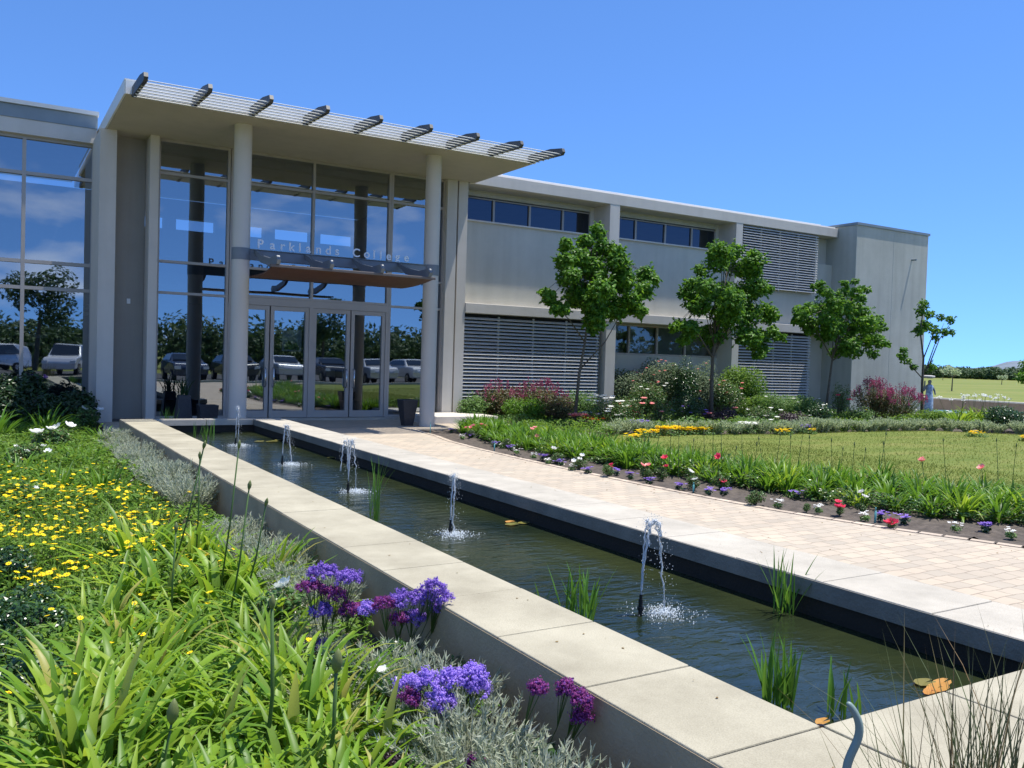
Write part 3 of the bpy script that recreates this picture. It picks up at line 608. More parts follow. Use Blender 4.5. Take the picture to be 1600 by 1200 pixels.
def hairy(name,rx,rz,n,m,L=.12,w=.004,sprigs=70):
    """cushion of fine upright sprigs carrying short needles"""
    mb=MB()
    for i in range(sprigs):
        a=random.uniform(0,2*PI); q=math.sqrt(random.random()); lean=q*.95+random.gauss(0,.12); h=Vector((math.cos(a),math.sin(a),0))
        LL=rz*random.uniform(.75,1.12)*(1+.25*q); p=h*(q*rx*.35); th=lean*.6; prev=p.copy(); pts=[p.copy()]
        for k in range(5):
            d=h*math.sin(th)+Vector((0,0,1))*math.cos(th); p=p+d*(LL/5); pts.append(p.copy()); th+=random.gauss(.05,.1)
        for k in range(n):
            t=random.uniform(.25,1)*5; i0=min(4,int(t)); c0=pts[i0].lerp(pts[i0+1],t-i0); dd=(pts[i0+1]-pts[i0]).normalized()
            d=(dd*1.1+Vector((random.gauss(0,.6),random.gauss(0,.6),random.gauss(.1,.5)))).normalized(); sd=d.cross(Vector((random.gauss(0,1),random.gauss(0,1),random.gauss(0,1)))).normalized()*w
            l=L*random.uniform(.35,1)*.5
            mb.add([c0-sd,c0+sd,c0+d*l+sd*.25,c0+d*l-sd*.25],[(0,1,2,3)])
        mb.tube([pts[0],pts[2],pts[5]],[w*.7,w*.6,w*.3],3,0,False)
    return mb.build(name,m)
def bloom(mb,p,r,petals,mi,cup=.5,rows=2):
    p=Vector(p)
    for rw in range(rows):
        for i in range(petals):
            a=2*PI*(i+.5*rw)/petals+random.gauss(0,.1); R_=r*(1-.35*rw); h=Vector((math.cos(a),math.sin(a),0)); s=Vector((-h.y,h.x,0)); wd=R_*.48; z=Vector((0,0,1))
            c1=cup+.35*rw
            q=[p+z*R_*.02*rw,p+h*R_*.5+s*wd+z*R_*c1*.4,p+h*R_+z*R_*c1+s*wd*.4,p+h*R_-s*wd*.4+z*R_*c1,p+h*R_*.5-s*wd+z*R_*c1*.4]
            mb.add(q,[(0,1,2,3,4)],mi)
def bloomobj(name,r,petals,m,parent,loc,rows=3,cup=.6):
    mb=MB(); bloom(mb,(0,0,0),r,petals,0,cup,rows); o=mb.build(name,m,parent,loc=loc); o.rotation_euler=(random.gauss(-.3,.3),random.gauss(0,.3),random.uniform(0,6)); return o
def leafbed(mb,n,x0,x1,y0,y1,hf,s,mi=0,ok=None):
    k=0
    while k<n:
        x=random.uniform(x0,x1); y=random.uniform(y0,y1)
        k+=1
        if ok and not ok(x,y): continue
        h=hf(x,y); z=-.11+h*random.random()**.5
        leaf(mb,Vector((x,y,z)),Vector((random.gauss(0,.55),random.gauss(0,.55),1)).normalized(),s*random.uniform(.6,1.4),mi,.5)
# ------------------------------------------------------------------ left bed
GZ=-.11
def covh(x,y): return .10+.16*max(0,noise.noise(Vector((x*1.7,y*1.7,7)))+.35)
cv=MB()
def ok1(x,y): return not (x>1.25 and y<9 and noise.noise(Vector((x*2,y*2,1)))<.15) and not(x>1.5 and y>9 and noise.noise(Vector((x*2,y*2,1)))<0)
leafbed(cv,34000,-.6,1.9,2.4,9,lambda x,y:covh(x,y)+.05,.045,0,ok1); leafbed(cv,22000,-1,1.85,9,21.4,lambda x,y:covh(x,y)+.1,.075,0,ok1)
for i in range(9500):
    x=random.uniform(-.6,1.65); y=random.uniform(3.2,20)
    if not ok1(x,y): continue
    strap(cv,(x,y,GZ),random.uniform(0,6.28),random.uniform(.12,.32),random.uniform(.006,.013),random.uniform(0,.5),random.uniform(.5,4),3)
tag(cv.build('ground_cover',MT['cover']),'mixed low green leaves and grass covering the left flower bed','ground cover',kind='stuff')
# yellow daisies: one uncountable drift
dz=MB(); k=0
while k<1500:
    y=random.uniform(4.0,11.5); x=random.uniform(-.3,1.75)
    dens=(1.0 if 6.3<y<10.2 else .2)*(1 if x<1.25 or y<8 else .35)
    if y<5.8 and noise.noise(Vector((x*2,y*2,5)))<.1: dens*=.12
    if x>1.45: dens*=.25
    k+=1
    if random.random()>dens: continue
    h=covh(x,y)+random.uniform(.06,.15); r=random.uniform(.014,.026)
    P=Vector((x,y,GZ+h)); tilt=Vector((random.gauss(0,.25),random.gauss(-.05,.25),1)).normalized()
    a=tilt.cross(Vector((1,0,0))).normalized(); b=tilt.cross(a); n=9
    for i in range(n):
        t=2*PI*i/n; d=a*math.cos(t)+b*math.sin(t); s=tilt.cross(d)*r*.3
        dz.add([P,P+d*r*.6+s+tilt*r*.15,P+d*r+tilt*r*.2,P+d*r*.6-s+tilt*r*.15],[(0,1,2,3)],0)
    dz.add([P+a*r*.28+tilt*.003,P+b*r*.28+tilt*.003,P-a*r*.28+tilt*.003,P-b*r*.28+tilt*.003],[(0,1,2,3)],1)
    dz.tube([P-tilt*.002,(x,y,GZ)],.0016,3,2,False)
tag(dz.build('yellow_daisies',[MT['yel'],MT['orc'],MT['stem']]),'drift of small yellow daisies spread across the left bed','flowers',kind='stuff')
# lime strap-leaf clumps in the foreground
protoA=[hide(strap_clump('strap_leaf_plant',n_,L_,w_,1,MT['lilyb'],.16,2.6,.8,7)) for n_,L_,w_ in ((70,.64,.052),(58,.7,.06),(84,.58,.045),(66,.62,.056))]
protoB=[hide(strap_clump('strap_leaf_plant',46,.46,.028,1,MT['lilyg'],.11,2.6,.7,5)) for _ in range(4)]
near=[(150,1010),(230,1080),(330,1130),(420,1190),(250,960),(330,1010),(420,1080),(520,1150),(180,1150),(300,1230),(480,1250),(380,930),(210,900),(120,1230),(300,900),(560,1240),(90,1120),(60,1260),(160,1290),(240,1340),(350,1330),(430,1300),(520,1310),(600,1330),(300,1420),(420,1400),(180,1400),(520,1400),(100,1330),(190,960),(270,1020),(150,1080),(370,1150),(460,1120),(240,1160),(340,960),(430,1000),(390,1050),(100,1180),(550,1180),(290,1180),(480,1190),(200,1030),(330,890),(250,880),(420,930)]
near=sorted([gp(px,py,GZ) for px,py in near],key=lambda p:p.y)
for i,p in enumerate(near):
    o=inst(random.choice(protoA),(p.x,p.y,GZ),s=random.uniform(.62,.92),label=f'big lime-green strap-leaved clump at the front of the left bed, {nth(i)} counted from the viewer',cat='plant',group='lime strap-leaved clumps in the left bed')
mid=[(130,740),(90,780),(160,700),(165,785),(30,760)]
for i,(px,py) in enumerate(mid):
    p=gp(px,py,GZ); inst(protoB[i%4],(p.x,p.y,GZ),s=1.15,label=['dark green grassy clump in the left bed beside the silver bushes','grassy clump in the left bed just beyond the yellow daisies','grassy green clump in the left bed nearest the white roses','small blue-green clump by the bare soil next to silver bushes','grassy clump at the left edge beyond the daisies'][i],cat='plant',group='grassy clumps beyond the daisies')
# bud stalks
BS=[(318,700,255,905,'tallest'),(312,716,305,870,'thin'),(373,700,340,915,'tall'),(389,764,352,960,'slanting'),(275,830,268,960,'short'),(415,790,372,930,'leaning'),(268,1130,250,1215,'front left'),(425,950,410,1180,'thick'),(525,1050,505,1190,'bent')]
desc=['tallest green bud stalk rising from the lime leaves, left of a shorter one','thin green bud stalk close beside the tallest one','tall green bud stalk in front of the pond corner reeds','slanting green bud stalk against the pale coping','short upright bud stalk among the yellow daisies','leaning bud stalk nearest to the sandstone wall','round bud stalk at the bottom edge of the left bed','thick green bud stalk left of the purple statice','bent bud stalk with a plump cream bud near the purple statice']
for (bx,by,gx,gy,_),de in zip(BS,desc):
    g0=gp(gx,gy,GZ+.18); dist=(g0-EYE).dot(W); top=EYE+ray(bx,by)*(dist*random.uniform(.97,1.0)); g0.z=GZ
    mb=MB(); q=top-g0; base=g0; mid_=g0+q*.55+Vector((random.gauss(0,.012),random.gauss(0,.012),.0))
    th=.008 if 'thick' in de or 'bent' in de else .0055
    mb.tube([(0,0,0),mid_-base,q-Vector((0,0,.0))],[th*1.15,th,th*.8],7,0)
    s=empty('bud_stalk',base); mb.build('stalk',MT['stem'],s,smooth=True); tag(s,de,'flower stalk','budding stalks in the left bed')
    k=MB(); sz=1.5 if ('round' in de or 'bent' in de) else .85; d=q.normalized()
    k.tube([q-d*.004,q+d*.012*sz,q+d*.03*sz,q+d*.05*sz,q+d*.062*sz],[.005,.012*sz,.0145*sz,.008*sz,.001],9,0); k.build('bud',MT['bud'],s,smooth=True)
# dark leafy rose bushes at the left
rp=[hide(bush_mesh('rose_foliage',.26,.40,1500,.05,MT['rosel'],7)) for _ in range(2)]
dk=[hide(bush_mesh('leafy_shrub',.30,.38,1500,.05,MT['coverd'],7)) for _ in range(2)]
for i,(px,py,l) in enumerate([(45,1040,'dark leafy plant between the lime leaves and the left edge'),(15,1080,'dark glossy leafy plant low at the left edge'),(20,1010,'dark glossy leafy shrub at the left edge beside the lime leaves'),(60,1120,'dark leafy shrub at the bottom left corner of the bed'),(10,930,'small leafy shrub at left edge under the daisies')]):
    p=gp(px,py,GZ); inst(dk[i%2],(p.x,p.y,GZ),s=.8,label=l,cat='shrub',name='leafy_shrub')
def rose(px,py,blooms,label,proto,s=1,z=GZ,col='whi',r=.045,name='rose_bush',grp=None):
    p=gp(px,py,z); e=empty(name,(p.x,p.y,z)); tag(e,label,'rose bush' if 'rose' in name else 'plant',grp)
    f=proto.copy(); C.objects.link(f); f.parent=e; f.scale=(s,s,s); f.rotation_euler=(0,0,random.uniform(0,6)); f.name='foliage'
    for (dx,dy,dzz) in blooms:
        sm=MB(); sm.tube([(dx*.3,dy*.3,0),(dx*.85,dy*.85,dzz*.6),(dx,dy,dzz)],.004,4); sm.build('stem',MT['stem'],e)
        bloomobj('flower',r*random.uniform(.85,1.15),6,MT[col],e,(dx,dy,dzz))
    return e
rose(80,715,[(0,0,.42),(.25,.1,.46),(-.2,-.1,.38),(.1,.5,.40)],'white rose bush in the left bed with big blooms before the dark corner',rp[0],1.15,r=.1)
rose(130,675,[(0,0,.45),(.3,.0,.42),(-.3,.1,.4)],'white rose bush nearest the left pillar of the porch',rp[1],1.2,r=.1)
rose(40,740,[(0,-.1,.3),(.2,.1,.34),(-.1,.2,.33),(.25,-.2,.3)],'low white flowering plant at the left edge of the bed',rp[0],1.0,r=.045)
rose(30,800,[(0,0,.24),(.15,.1,.22)],'small white flowered plant among the yellow daisies',rp[1],.7,r=.03)
rose(430,1010,[(.03,-.05,.36)],'leafy bush with one white open bloom left of the purple statice',rp[1],.8,r=.06)
rose(640,1150,[(.1,.06,.12),(-.1,.1,.28)],'broad-leaved plant with small white blooms under the mauve statice',rp[0],.75,r=.03)
rose(740,1090,[(.07,.02,.30),(.09,-.02,.26)],'plant with white papery flower beside the mauve statice',rp[1],.6,r=.04)
rose(530,1120,[(0,0,.22)],'dark leafy plant right of the lime leaves with a small white flower',dk[0],.7,r=.025)
# white mat flowers
e=gp(192,768,GZ); mb=MB()
for i in range(90): bloom(mb,(random.gauss(0,.1),random.gauss(0,.2),.08+random.uniform(0,.02)),.013,5,0,.2,1)
leafblob(mb,(0,0,.03),.2,200,.03,.3,1); o=mb.build('white_alyssum',[MT['whi'],MT['cover']],loc=(e.x,e.y,GZ)); tag(o,'mat of tiny white flowers on bare soil beside silver bushes','flowers')
# silver bushes along the pond wall
sv=[hide(hairy('silver_bush',.27,.33,46,MT['silver'],.11,.0045,120)) for _ in range(4)]
ys=[2.15,2.55,2.95,3.4,3.8]+[5.2,5.7,6.2,6.7,7.4,9.3,9.9,10.5,11.1,11.7,12.3,13.0,13.7,14.5,15.4]
for i,y in enumerate(ys):
    x=1.80+random.gauss(0,.04) if y>5 else 1.72+random.gauss(0,.05)
    inst(random.choice(sv),(x,y,GZ),s=random.uniform(.9,1.1) if y>9 else random.uniform(.76,.9),label=f'silver-grey feathery bush against the sandstone pool wall, {nth(i)} from the near end',cat='shrub',group='silver bushes along the pool wall')
for i,(x,y) in enumerate([(1.25,2.55),(1.45,3.25),(1.35,3.75),(1.5,4.35),(1.62,4.75),(1.5,5.3),(.95,2.6)]):
    inst(random.choice(sv),(x,y,GZ),s=random.uniform(.5,.68),label=f'low silver-grey bush in front of the wall row among the statice, {nth(i)} from the viewer',cat='shrub',group='silver bushes among the statice')
# statice (purple)
def statice(base,heads,label):
    p=Vector((base[0],base[1],GZ)); e=empty('statice_plant',p); tag(e,label,'flowering plant','purple statice in the left bed')
    f=MB(); leafblob(f,(0,0,.08),.15,240,.07,.6,0,.6,.2); f.build('foliage',MT['coverd'],e)
    dist=(p-EYE).dot(W)
    for (px,py,r,c) in heads:
        mb=MB(); c0=EYE+ray(px,py)*(dist-.12+random.uniform(-.08,.04))-p
        for i in range(int(16+r*330)):
            a=random.uniform(0,2*PI); q=math.sqrt(random.random())*r; tp=c0+Vector((math.cos(a)*q,math.sin(a)*q,(1-(q/r)**2)*r*.5-r*.25+random.gauss(0,.01)))
            if i%3==0: mb.tube([(c0.x*.3,c0.y*.3,.05),(c0.x*.8,c0.y*.8,c0.z*.6),tp],[.0025,.002,.0015],3,1,False)
            for k in range(34):
                d_=Vector((random.gauss(0,1),random.gauss(0,1),random.gauss(.3,.8))).normalized(); leaf(mb,tp+d_*random.uniform(.004,.024),d_,random.uniform(.007,.0135),0,.9)
        mb.build('flower_head',[MT[c],MT['stem']],e)
def gxy(px,py):
    q=gp(px,py,GZ); return (min(q.x,1.92),q.y)
statice(gxy(520,1040),[(505,893,.085,'pur'),(542,900,.075,'pur'),(485,915,.07,'plum'),(502,952,.06,'pur'),(548,950,.075,'plum'),(575,950,.05,'purlt'),(520,925,.07,'plum'),(497,1008,.055,'pur')],'statice with domed plum and violet heads, left of the widest one')
statice(gxy(640,1045),[(600,942,.065,'plum'),(630,932,.075,'pur'),(662,928,.075,'pur'),(690,930,.065,'pur'),(688,948,.05,'pur'),(648,962,.06,'pur'),(622,966,.055,'plum'),(680,914,.05,'pur')],'widest violet statice leaning over the coping edge beside a blue-green stake')
statice(gxy(690,1175),[(640,1068,.06,'purlt'),(670,1062,.065,'purlt'),(702,1058,.06,'purlt'),(737,1050,.07,'purlt'),(745,1072,.055,'purlt'),(690,1090,.06,'purlt'),(640,1088,.045,'plum'),(692,1110,.045,'purlt')],'pale mauve statice in front, beside a white papery flower')
statice((1.90,2.95),[(885,1073,.033,'plum'),(905,1092,.042,'plum'),(910,1117,.038,'plum')],'narrow plum statice close to the near part of the pool wall')
statice((1.72,3.05),[(840,1075,.028,'plum')],'single small plum statice head among the silver bushes')
statice(gxy(625,1235),[(618,1185,.045,'purpl'),(745,1190,.04,'plum')],'faded brown statice heads at the bottom edge of the bed')
# stakes
def stake(px,py,h,z,label,r=.011):
    p=gp(px,py,z); mb=MB(); mb.tube([(0,0,-.05),(0.004,0,h*.8)],r,8); mb.tube([(0.004,0,h*.8),(0.004,0,h)],r*.65,8); o=mb.build('sprinkler_stake',MT['stakem'],loc=(p.x,p.y,z),smooth=True); tag(o,label,'stake','sprinkler stakes')
stake(676,1016,.42,GZ,'blue-green sprinkler stake under the violet statice by the pool wall')
stake(1367,818,.17,0,'blue-green sprinkler stake standing in the soil at right beside pink geraniums')
stake(1083,770,.13,0,'blue-green sprinkler stake in the soil near the middle of the path edge')
stake(903,733,.13,0,'blue-green sprinkler stake among pansies, between the first rose and the doors')
stake(772,705,.16,0,'thin sprinkler stake at the far end of the path bed')
stake(672,678,.25,0,'thin sprinkler stake right beside the foot of the right-hand column',.008)
# hose
p=gp(1332,1250,GZ); hs_=MB()
P0=[(1318,1240,.0),(1322,1190,.1),(1340,1160,.18),(1345,1135,.22),(1336,1112,.26),(1323,1096,.28)]
pts=[]
d0=1.75
for (px,py,_) in P0: pts.append(EYE+ray(px,py)*d0)
pts.insert(0,Vector((pts[0].x,pts[0].y,-.1)))
o0=pts[0].copy(); hs_.tube([q-o0 for q in pts],[.009]*5+[.008,.007],10); o=hs_.build('hose_pipe',MT['hose'],loc=o0,smooth=True); s_=o.modifiers.new('s','SUBSURF'); s_.levels=s_.render_levels=2; tag(o,'grey-green bent hose end sticking up in front of the near coping','hose')
# dark planting in the shade by the left wing
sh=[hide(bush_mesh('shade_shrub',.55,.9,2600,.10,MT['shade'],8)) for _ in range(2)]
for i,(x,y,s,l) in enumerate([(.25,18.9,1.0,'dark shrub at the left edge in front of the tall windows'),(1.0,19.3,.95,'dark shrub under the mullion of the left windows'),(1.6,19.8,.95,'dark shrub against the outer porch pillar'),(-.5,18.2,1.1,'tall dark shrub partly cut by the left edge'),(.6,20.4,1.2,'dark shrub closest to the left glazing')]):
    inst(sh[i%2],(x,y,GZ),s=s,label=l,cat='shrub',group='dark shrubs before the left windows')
spk=[hide(strap_clump('spiky_plant',40,.9,.045,1,MT['lilyg'],.15,1.6,.6,5)) for _ in range(1)]
inst(spk[0],(.1,17.0,GZ),label='broad grassy clump at the left edge before the dark shrubs',cat='plant'); inst(spk[0],(.9,17.6,GZ),s=.8,label='spiky green clump under the left windows beside pale lily flowers',cat='plant')
# reeds in the pond
def reedclump(px,py,n,L,label,w=.018,lean=.20,m='reed',z=.07,rad=.07,curve=.7,name='reed_clump',cat='reeds'):
    p=gp(px,py,z) if not isinstance(px,Vector) else px
    mb=MB()
    for i in range(n):
        a=random.uniform(0,6.28); q=rad*math.sqrt(random.random()); strap(mb,(math.cos(a)*q,math.sin(a)*q,0),random.uniform(0,6.28),L*random.uniform(.5,1.08),w*random.uniform(.7,1.1),abs(random.gauss(0,lean)),abs(random.gauss(curve,.5)),6,0,.03,.5)
    o=mb.build(name,MT[m],loc=(p.x,p.y,z)); tag(o,label,cat); return o
reedclump(1215,1105,34,.34,'sword-leaved reed clump by the left coping at the near end of the pool')
reedclump(1318,1120,12,.26,'small sparse reeds at the near left corner of the pool')
reedclump(905,975,30,.36,'reed clump against the left coping near the closest fountain',rad=.09)
reedclump(848,945,4,.16,'tiny tuft of two reeds left of the closest fountain')
reedclump(585,815,26,.62,'tall fine rushes in the middle of the pool behind the left coping',.007,.13,'reed',rad=.05)
reedclump(1225,958,22,.40,'reed clump in the dark water beside the right coping',.012,.3)
reedclump(262,668,26,.42,'reeds at the far left corner of the pool',.012,.16,rad=.14)
reedclump(320,690,30,.40,'second clump of reeds just in front of the far left corner',.012,.16,rad=.2)
reedclump(600,700,5,.7,'few thin stems on the far side of the middle rushes',.005,.1) if False else None
rm=MB()
# lily leaves
def pads(px,py,lst,label,z=.07):
    p=gp(px,py,z); mb=MB()
    for (dx,dy,r,mi,tz) in lst:
        k=10; c=Vector((dx,dy,.004+tz*.5)); vs=[c]+[c+Vector((math.cos(2*PI*i/k*.93)*r,math.sin(2*PI*i/k*.93)*r*.8,tz*math.cos(2*PI*i/k)+random.uniform(0,.006))) for i in range(k+1)]
        mb.add(vs,[(0,i+1,i+2) for i in range(k)],mi)
    o=mb.build('lily_pads',[MT['lily_o'],MT['lily_g']],loc=(p.x,p.y,z)); tag(o,label,'lily pads')
pads(1465,1078,[(0,0,.06,0,.012),(.08,.03,.05,0,.01),(.02,.08,.06,1,.004),(-.07,-.01,.04,0,.01)],'orange and green lily pads at the near edge of the pool')
pads(1285,1130,[(0,0,.035,0,.006)],'small orange leaf in the near left corner of the pool')
pads(800,820,[(0,0,.07,1,.003),(.14,.02,.06,1,.003),(.05,.12,.05,0,.003)],'olive lily pads near the middle of the pool by the right coping')
pads(520,715,[(0,0,.09,1,.003),(.15,.1,.07,1,.002)],'olive lily pads by the right coping in the far half of the pool')
pads(425,690,[(0,0,.11,1,.003),(-.2,.05,.09,1,.002),(.2,.2,.1,1,.002)],'olive lily pads toward the far end of the pool')
# rushes by the near coping, bottom right
for i,(px,py,n,L,l) in enumerate([(1475,1290,110,1.0,'tall thin rushes at the bottom right in front of the near coping'),(1560,1300,150,1.0,'denser rush clump at the bottom right corner'),(1430,1330,24,.85,'sparse rushes left of the bottom right clump')]):
    p=yp(px,1200,1.32); p.z=0
    reedclump(p,0,n,L*1.0,l,.0058,.16,'dry',-.1,.12,.4,'rush_clump','rushes')
gr=MB(); leafbed(gr,1600,2.15,4.2,.6,1.45,lambda x,y:.15,.03); tag(gr.build('low_plants',MT['cover']),'low weeds under the rushes at the bottom right','ground cover',kind='stuff')
# ------------------------------------------------------------------ right bed
protoC=[hide(strap_clump('strap_leaf_plant',56,.52,.042,1,MT['lilyg'],.13,2.8,.75,5)) for _ in range(4)]
protoD=[hide(strap_clump('strap_leaf_plant',56,.50,.042,1,MT['lilyb'],.13,2.8,.75,5)) for _ in range(2)]
front=[(9.0,16.6),(8.6,15.4),(8.3,14.0),(8.25,12.5),(8.35,11.2),(8.45,10.0),(8.6,8.9),(8.7,7.8),(8.85,6.8),(9.1,5.9),(9.65,5.1),(10.2,4.3),(10.9,3.2)]
back=[(9.6,17.2),(9.2,16.0),(9.5,14.2),(9.35,12.6),(9.15,11.3),(9.15,10.0),(9.45,8.8),(9.85,7.9),(10.3,7.0),(10.6,6.1),(10.85,5.2),(10.95,4.3),(11.3,3.2)]
def along(P,step):
    out=[]; rem=0
    for (x0,y0),(x1,y1) in zip(P,P[1:]):
        d=math.hypot(x1-x0,y1-y0); t=rem
        while t<d: out.append((x0+(x1-x0)*t/d,y0+(y1-y0)*t/d)); t+=step
        rem=t-d
    return out
lerp_=lambda k:[(a+(c-a)*k,b+(d-b)*k) for (a,b),(c,d) in zip(front,back)]
rows=[('path side',front,.40),('second',lerp_(.34),.38),('third',lerp_(.67),.38),('lawn side',back,.38)]
for rn,P,st_ in rows:
    for i,(x,y) in enumerate(along(P,st_)):
        pr_=random.choice(protoC+protoC+protoC+protoD); s=random.uniform(.72,.95)*(1.0 if rn!='path side' else .85)
        inst(pr_,(x+random.gauss(0,.07),y+random.gauss(0,.07),0),s=s,label=f'green strap-leaved clump in the {rn} row beyond the brick path, {nth(i)} from the doors',cat='plant',group='strap-leaved clumps beyond the brick path')
# thin stalks above the hedge
hf=MB()
for k in range(26000):
    t=random.random()*(len(front)-1.001); i_=int(t); u=t-i_; f0=Vector(front[i_]).lerp(Vector(front[i_+1]),u); b0=Vector(back[i_]).lerp(Vector(back[i_+1]),u); q=f0.lerp(b0,random.uniform(-.18,1.02))
    if noise.noise(Vector((q.x*2,q.y*2,4)))<-.25: continue
    leaf(hf,Vector((q.x,q.y,.02+.24*random.random()*(.5+noise.noise(Vector((q.x*3,q.y*3,8)))))),Vector((random.gauss(0,.5),random.gauss(0,.5),1)).normalized(),random.uniform(.035,.075),0,.5)
tag(hf.build('low_foliage',MT['rosel']),'low leafy growth between the strap-leaved clumps by the path','ground cover',kind='stuff')
sx=[1000,1020,1045,1060,1078,1100,1113,1128,1142,1160,1178,1195,1210,1233,1243,1262,1300,1311,1330,1345,1372,1385,1478,1560,1580]
for i,px in enumerate(sx):
    t=i/len(sx); p=gp(px,745+ (px-1000)*.05,.0); hgt=random.uniform(.42,.82); mb=MB(); lx,ly=random.gauss(0,.05),random.gauss(0,.05)
    mb.tube([(0,0,0),(lx*.4,ly*.4,hgt*.5),(lx,ly,hgt)],[.0055,.0042,.003],5); e=empty('seed_stalk',(p.x,p.y,0)); mb.build('stalk',MT['stem'],e)
    kb=MB(); kb.tube([(lx,ly,hgt),(lx*1.02,ly*1.02,hgt+.03),(lx*1.05,ly*1.05,hgt+.06)],[.005,.011,.002],6); kb.build('bud',MT['bud'],e)
    tag(e,f'thin bare stalk standing above the leaves before the lawn, {nth(i)} from the left','flower stalk','thin stalks before the lawn')
# shrubby fill at path side
ros=[hide(bush_mesh('rose_foliage',.24,.34,900,.045,MT['rosel'],6)) for _ in range(2)]
def floral(px,py,kind,i,z=.0):
    p=gp(px,py,z); 
    nm,col,fol,nb,r,lab,gp_={'p':('violet_pansy','pur','coverd',9,.026,'low violet pansy mound on the soil along the path','violet pansies along the path'),
      'l':('lilac_pansy','purlt','coverd',7,.024,'low lilac pansy mound on the soil along the path','lilac pansies along the path'),
      'w':('white_seedling','whi','light',5,.02,'small pale green and white bedding plant along the path','white bedding plants along the path')}[kind]
    e=empty(nm,(p.x,p.y,z)); tag(e,f'{lab}, {nth(i)} from the doors','flowers',gp_)
    f=MB(); leafblob(f,(0,0,.03),.06,70,.035,.6,0,.7,.2); f.build('foliage',MT[fol],e)
    b=MB()
    for k in range(nb+5): bloom(b,(random.gauss(0,.035),random.gauss(0,.035),.07+random.uniform(-.015,.025)),r,5,0,.25,1)
    b.build('blooms',MT[col],e)
pan=[(705,676),(735,685),(774,698),(798,704),(849,719),(919,740),(985,748),(1015,757),(1061,765),(1131,774),(1376,813),(1541,831)]
lil=[(876,727),(963,742),(1107,773),(1413,817),(1245,779)]
wh=[(723,686),(785,700),(833,716),(807,709),(857,725),(893,735),(1216,793),(1278,801),(1352,813),(1494,830),(1580,840)]
for i,q in enumerate(pan): floral(*q,'p',i)
for i,q in enumerate(lil): floral(*q,'l',i)
for i,q in enumerate(wh): floral(*q,'w',i)
RB=[(790,700,'dark rose foliage without blooms near the porch plinth',[],'pink'),(735,685,'salmon pink flowers beside the porch plinth',[(0,0,.22),(.12,.1,.24),(.3,.1,.26),(-.05,.1,.2),(.45,.2,.22)],'salm'),(830,700,'rose with three salmon blooms at the far end of the path',[(0,0,.34),(.1,.05,.36),(.05,-.1,.22)],'salm'),(950,745,'rose with one large crimson-pink bloom by the path',[(.05,0,.16),(.06,.03,.12)],'pink'),(1035,750,'tall rose with crimson bloom above strap leaves',[(.03,0,.30),(.06,0,.18)],'pink'),(1012,750,'rose with two small pale pink buds',[(.0,0,.2),(-.1,0,.2)],'salm'),(1125,765,'low rose with a small pink bud near the path',[(0,-.05,.1),(0,.05,.42)],'pink'),(1085,765,'low white flowered plant near the middle of the path',[(0,0,.12),(.1,.2,.2)],'whi'),(1312,805,'pink geranium with three blooms at the right soil edge',[(0,0,.10),(.06,.02,.07),(.03,.05,.13),(-.04,0,.09)],'pink'),(1393,826,'bright pink geranium nearest the path edge at right',[(0,0,.06),(.05,0,.06),(-.04,.03,.055)],'pink'),(1345,800,'white rose behind the pink geraniums',[(0,0,.22),(.08,.02,.16)],'whi'),(1455,770,'rose with a salmon bloom standing above the leaves at right',[(0,.15,.4),(.03,.17,.42)],'salm'),(1550,790,'rose with a pale pink bloom close to the right edge',[(0,.15,.44)],'salm'),(905,735,'small white roses between strap leaves and path',[(0,0,.16),(.12,.1,.2),(-.1,0,.14)],'whi'),(870,725,'rose bush with bronze young leaves by the path',[(0,.1,.22)],'whi'),(1180,790,'low rose foliage at the foot of the strap leaves',[],'whi'),(1260,800,'leafy low plant at the foot of the strap leaves, left of the geraniums',[],'whi')]
for px,py,l,bl,c in RB: rose(px,py,bl,l,random.choice(ros),.55 if 'geranium' not in l else .3,0,c,.045)
# ------------------------------------------------------------------ far bed
fb=MB()
for k in range(34000):
    x=random.uniform(9.6,29.5); y=random.uniform(14.6,20.0)
    if inpoly(x,y,LAWN) or x<pathx(y)+.9 or (x<10.95 and y>17.2): continue
    q=noise.noise(Vector((x*1.1,y*1.1,2)))
    if q<-.22: continue
    h=.10+.30*max(0,q+.25)
    leaf(fb,Vector((x,y,h*random.random()**.5)),Vector((random.gauss(0,.6),random.gauss(0,.6),1)).normalized(),random.uniform(.05,.11),0 if noise.noise(Vector((x*.7,y*.7,9)))<.12 else 1,.55)
tag(fb.build('low_herbs',[MT['cover'],MT['light']]),'low mixed green herbs filling the bed below the wing','ground cover',kind='stuff')
cush=[hide(hairy('grey_cushion_plant',.26,.26,34,MT['greyg'],.11,.009,90)) for _ in range(4)]
bord=along([(11.8,15.35),(12.6,15.3),(13.9,14.95),(16.4,14.6),(19,14.75),(21.7,14.55),(23.4,13.4),(24.6,11.6)],.45)
for i,(x,y) in enumerate(bord):
    inst(random.choice(cush),(x,y+random.gauss(0,.05),0),s=random.uniform(.85,1.15),label=f'grey-green cushion plant edging the far side of the lawn, {nth(i)} from the left',cat='plant',group='cushion plants edging the lawn')
def patch(px,py,rx,ry,n,col,label,h=.12,r=.03,z=0):
    p=gp(px,py,z); mb=MB(); leafblob(mb,(0,0,h*.4),rx,int(rx*900),.05,.35,1,.6,.2)
    for i in range(n):
        a=random.uniform(0,6.28); q=math.sqrt(random.random()); bloom(mb,(math.cos(a)*q*rx,math.sin(a)*q*ry,h+random.uniform(-.03,.04)),r,6,0,.3,1)
    o=mb.build('flower_patch',[MT[col],MT['light']],loc=(p.x,p.y,z)); tag(o,label,'flowers'); return o
patch(1010,684,.30,.2,60,'yel','small yellow flower patch at the left end of the lawn border',.14,.035)
patch(1045,681,.38,.2,150,'yel','largest bright yellow flower patch on the lawn border',.18,.035)
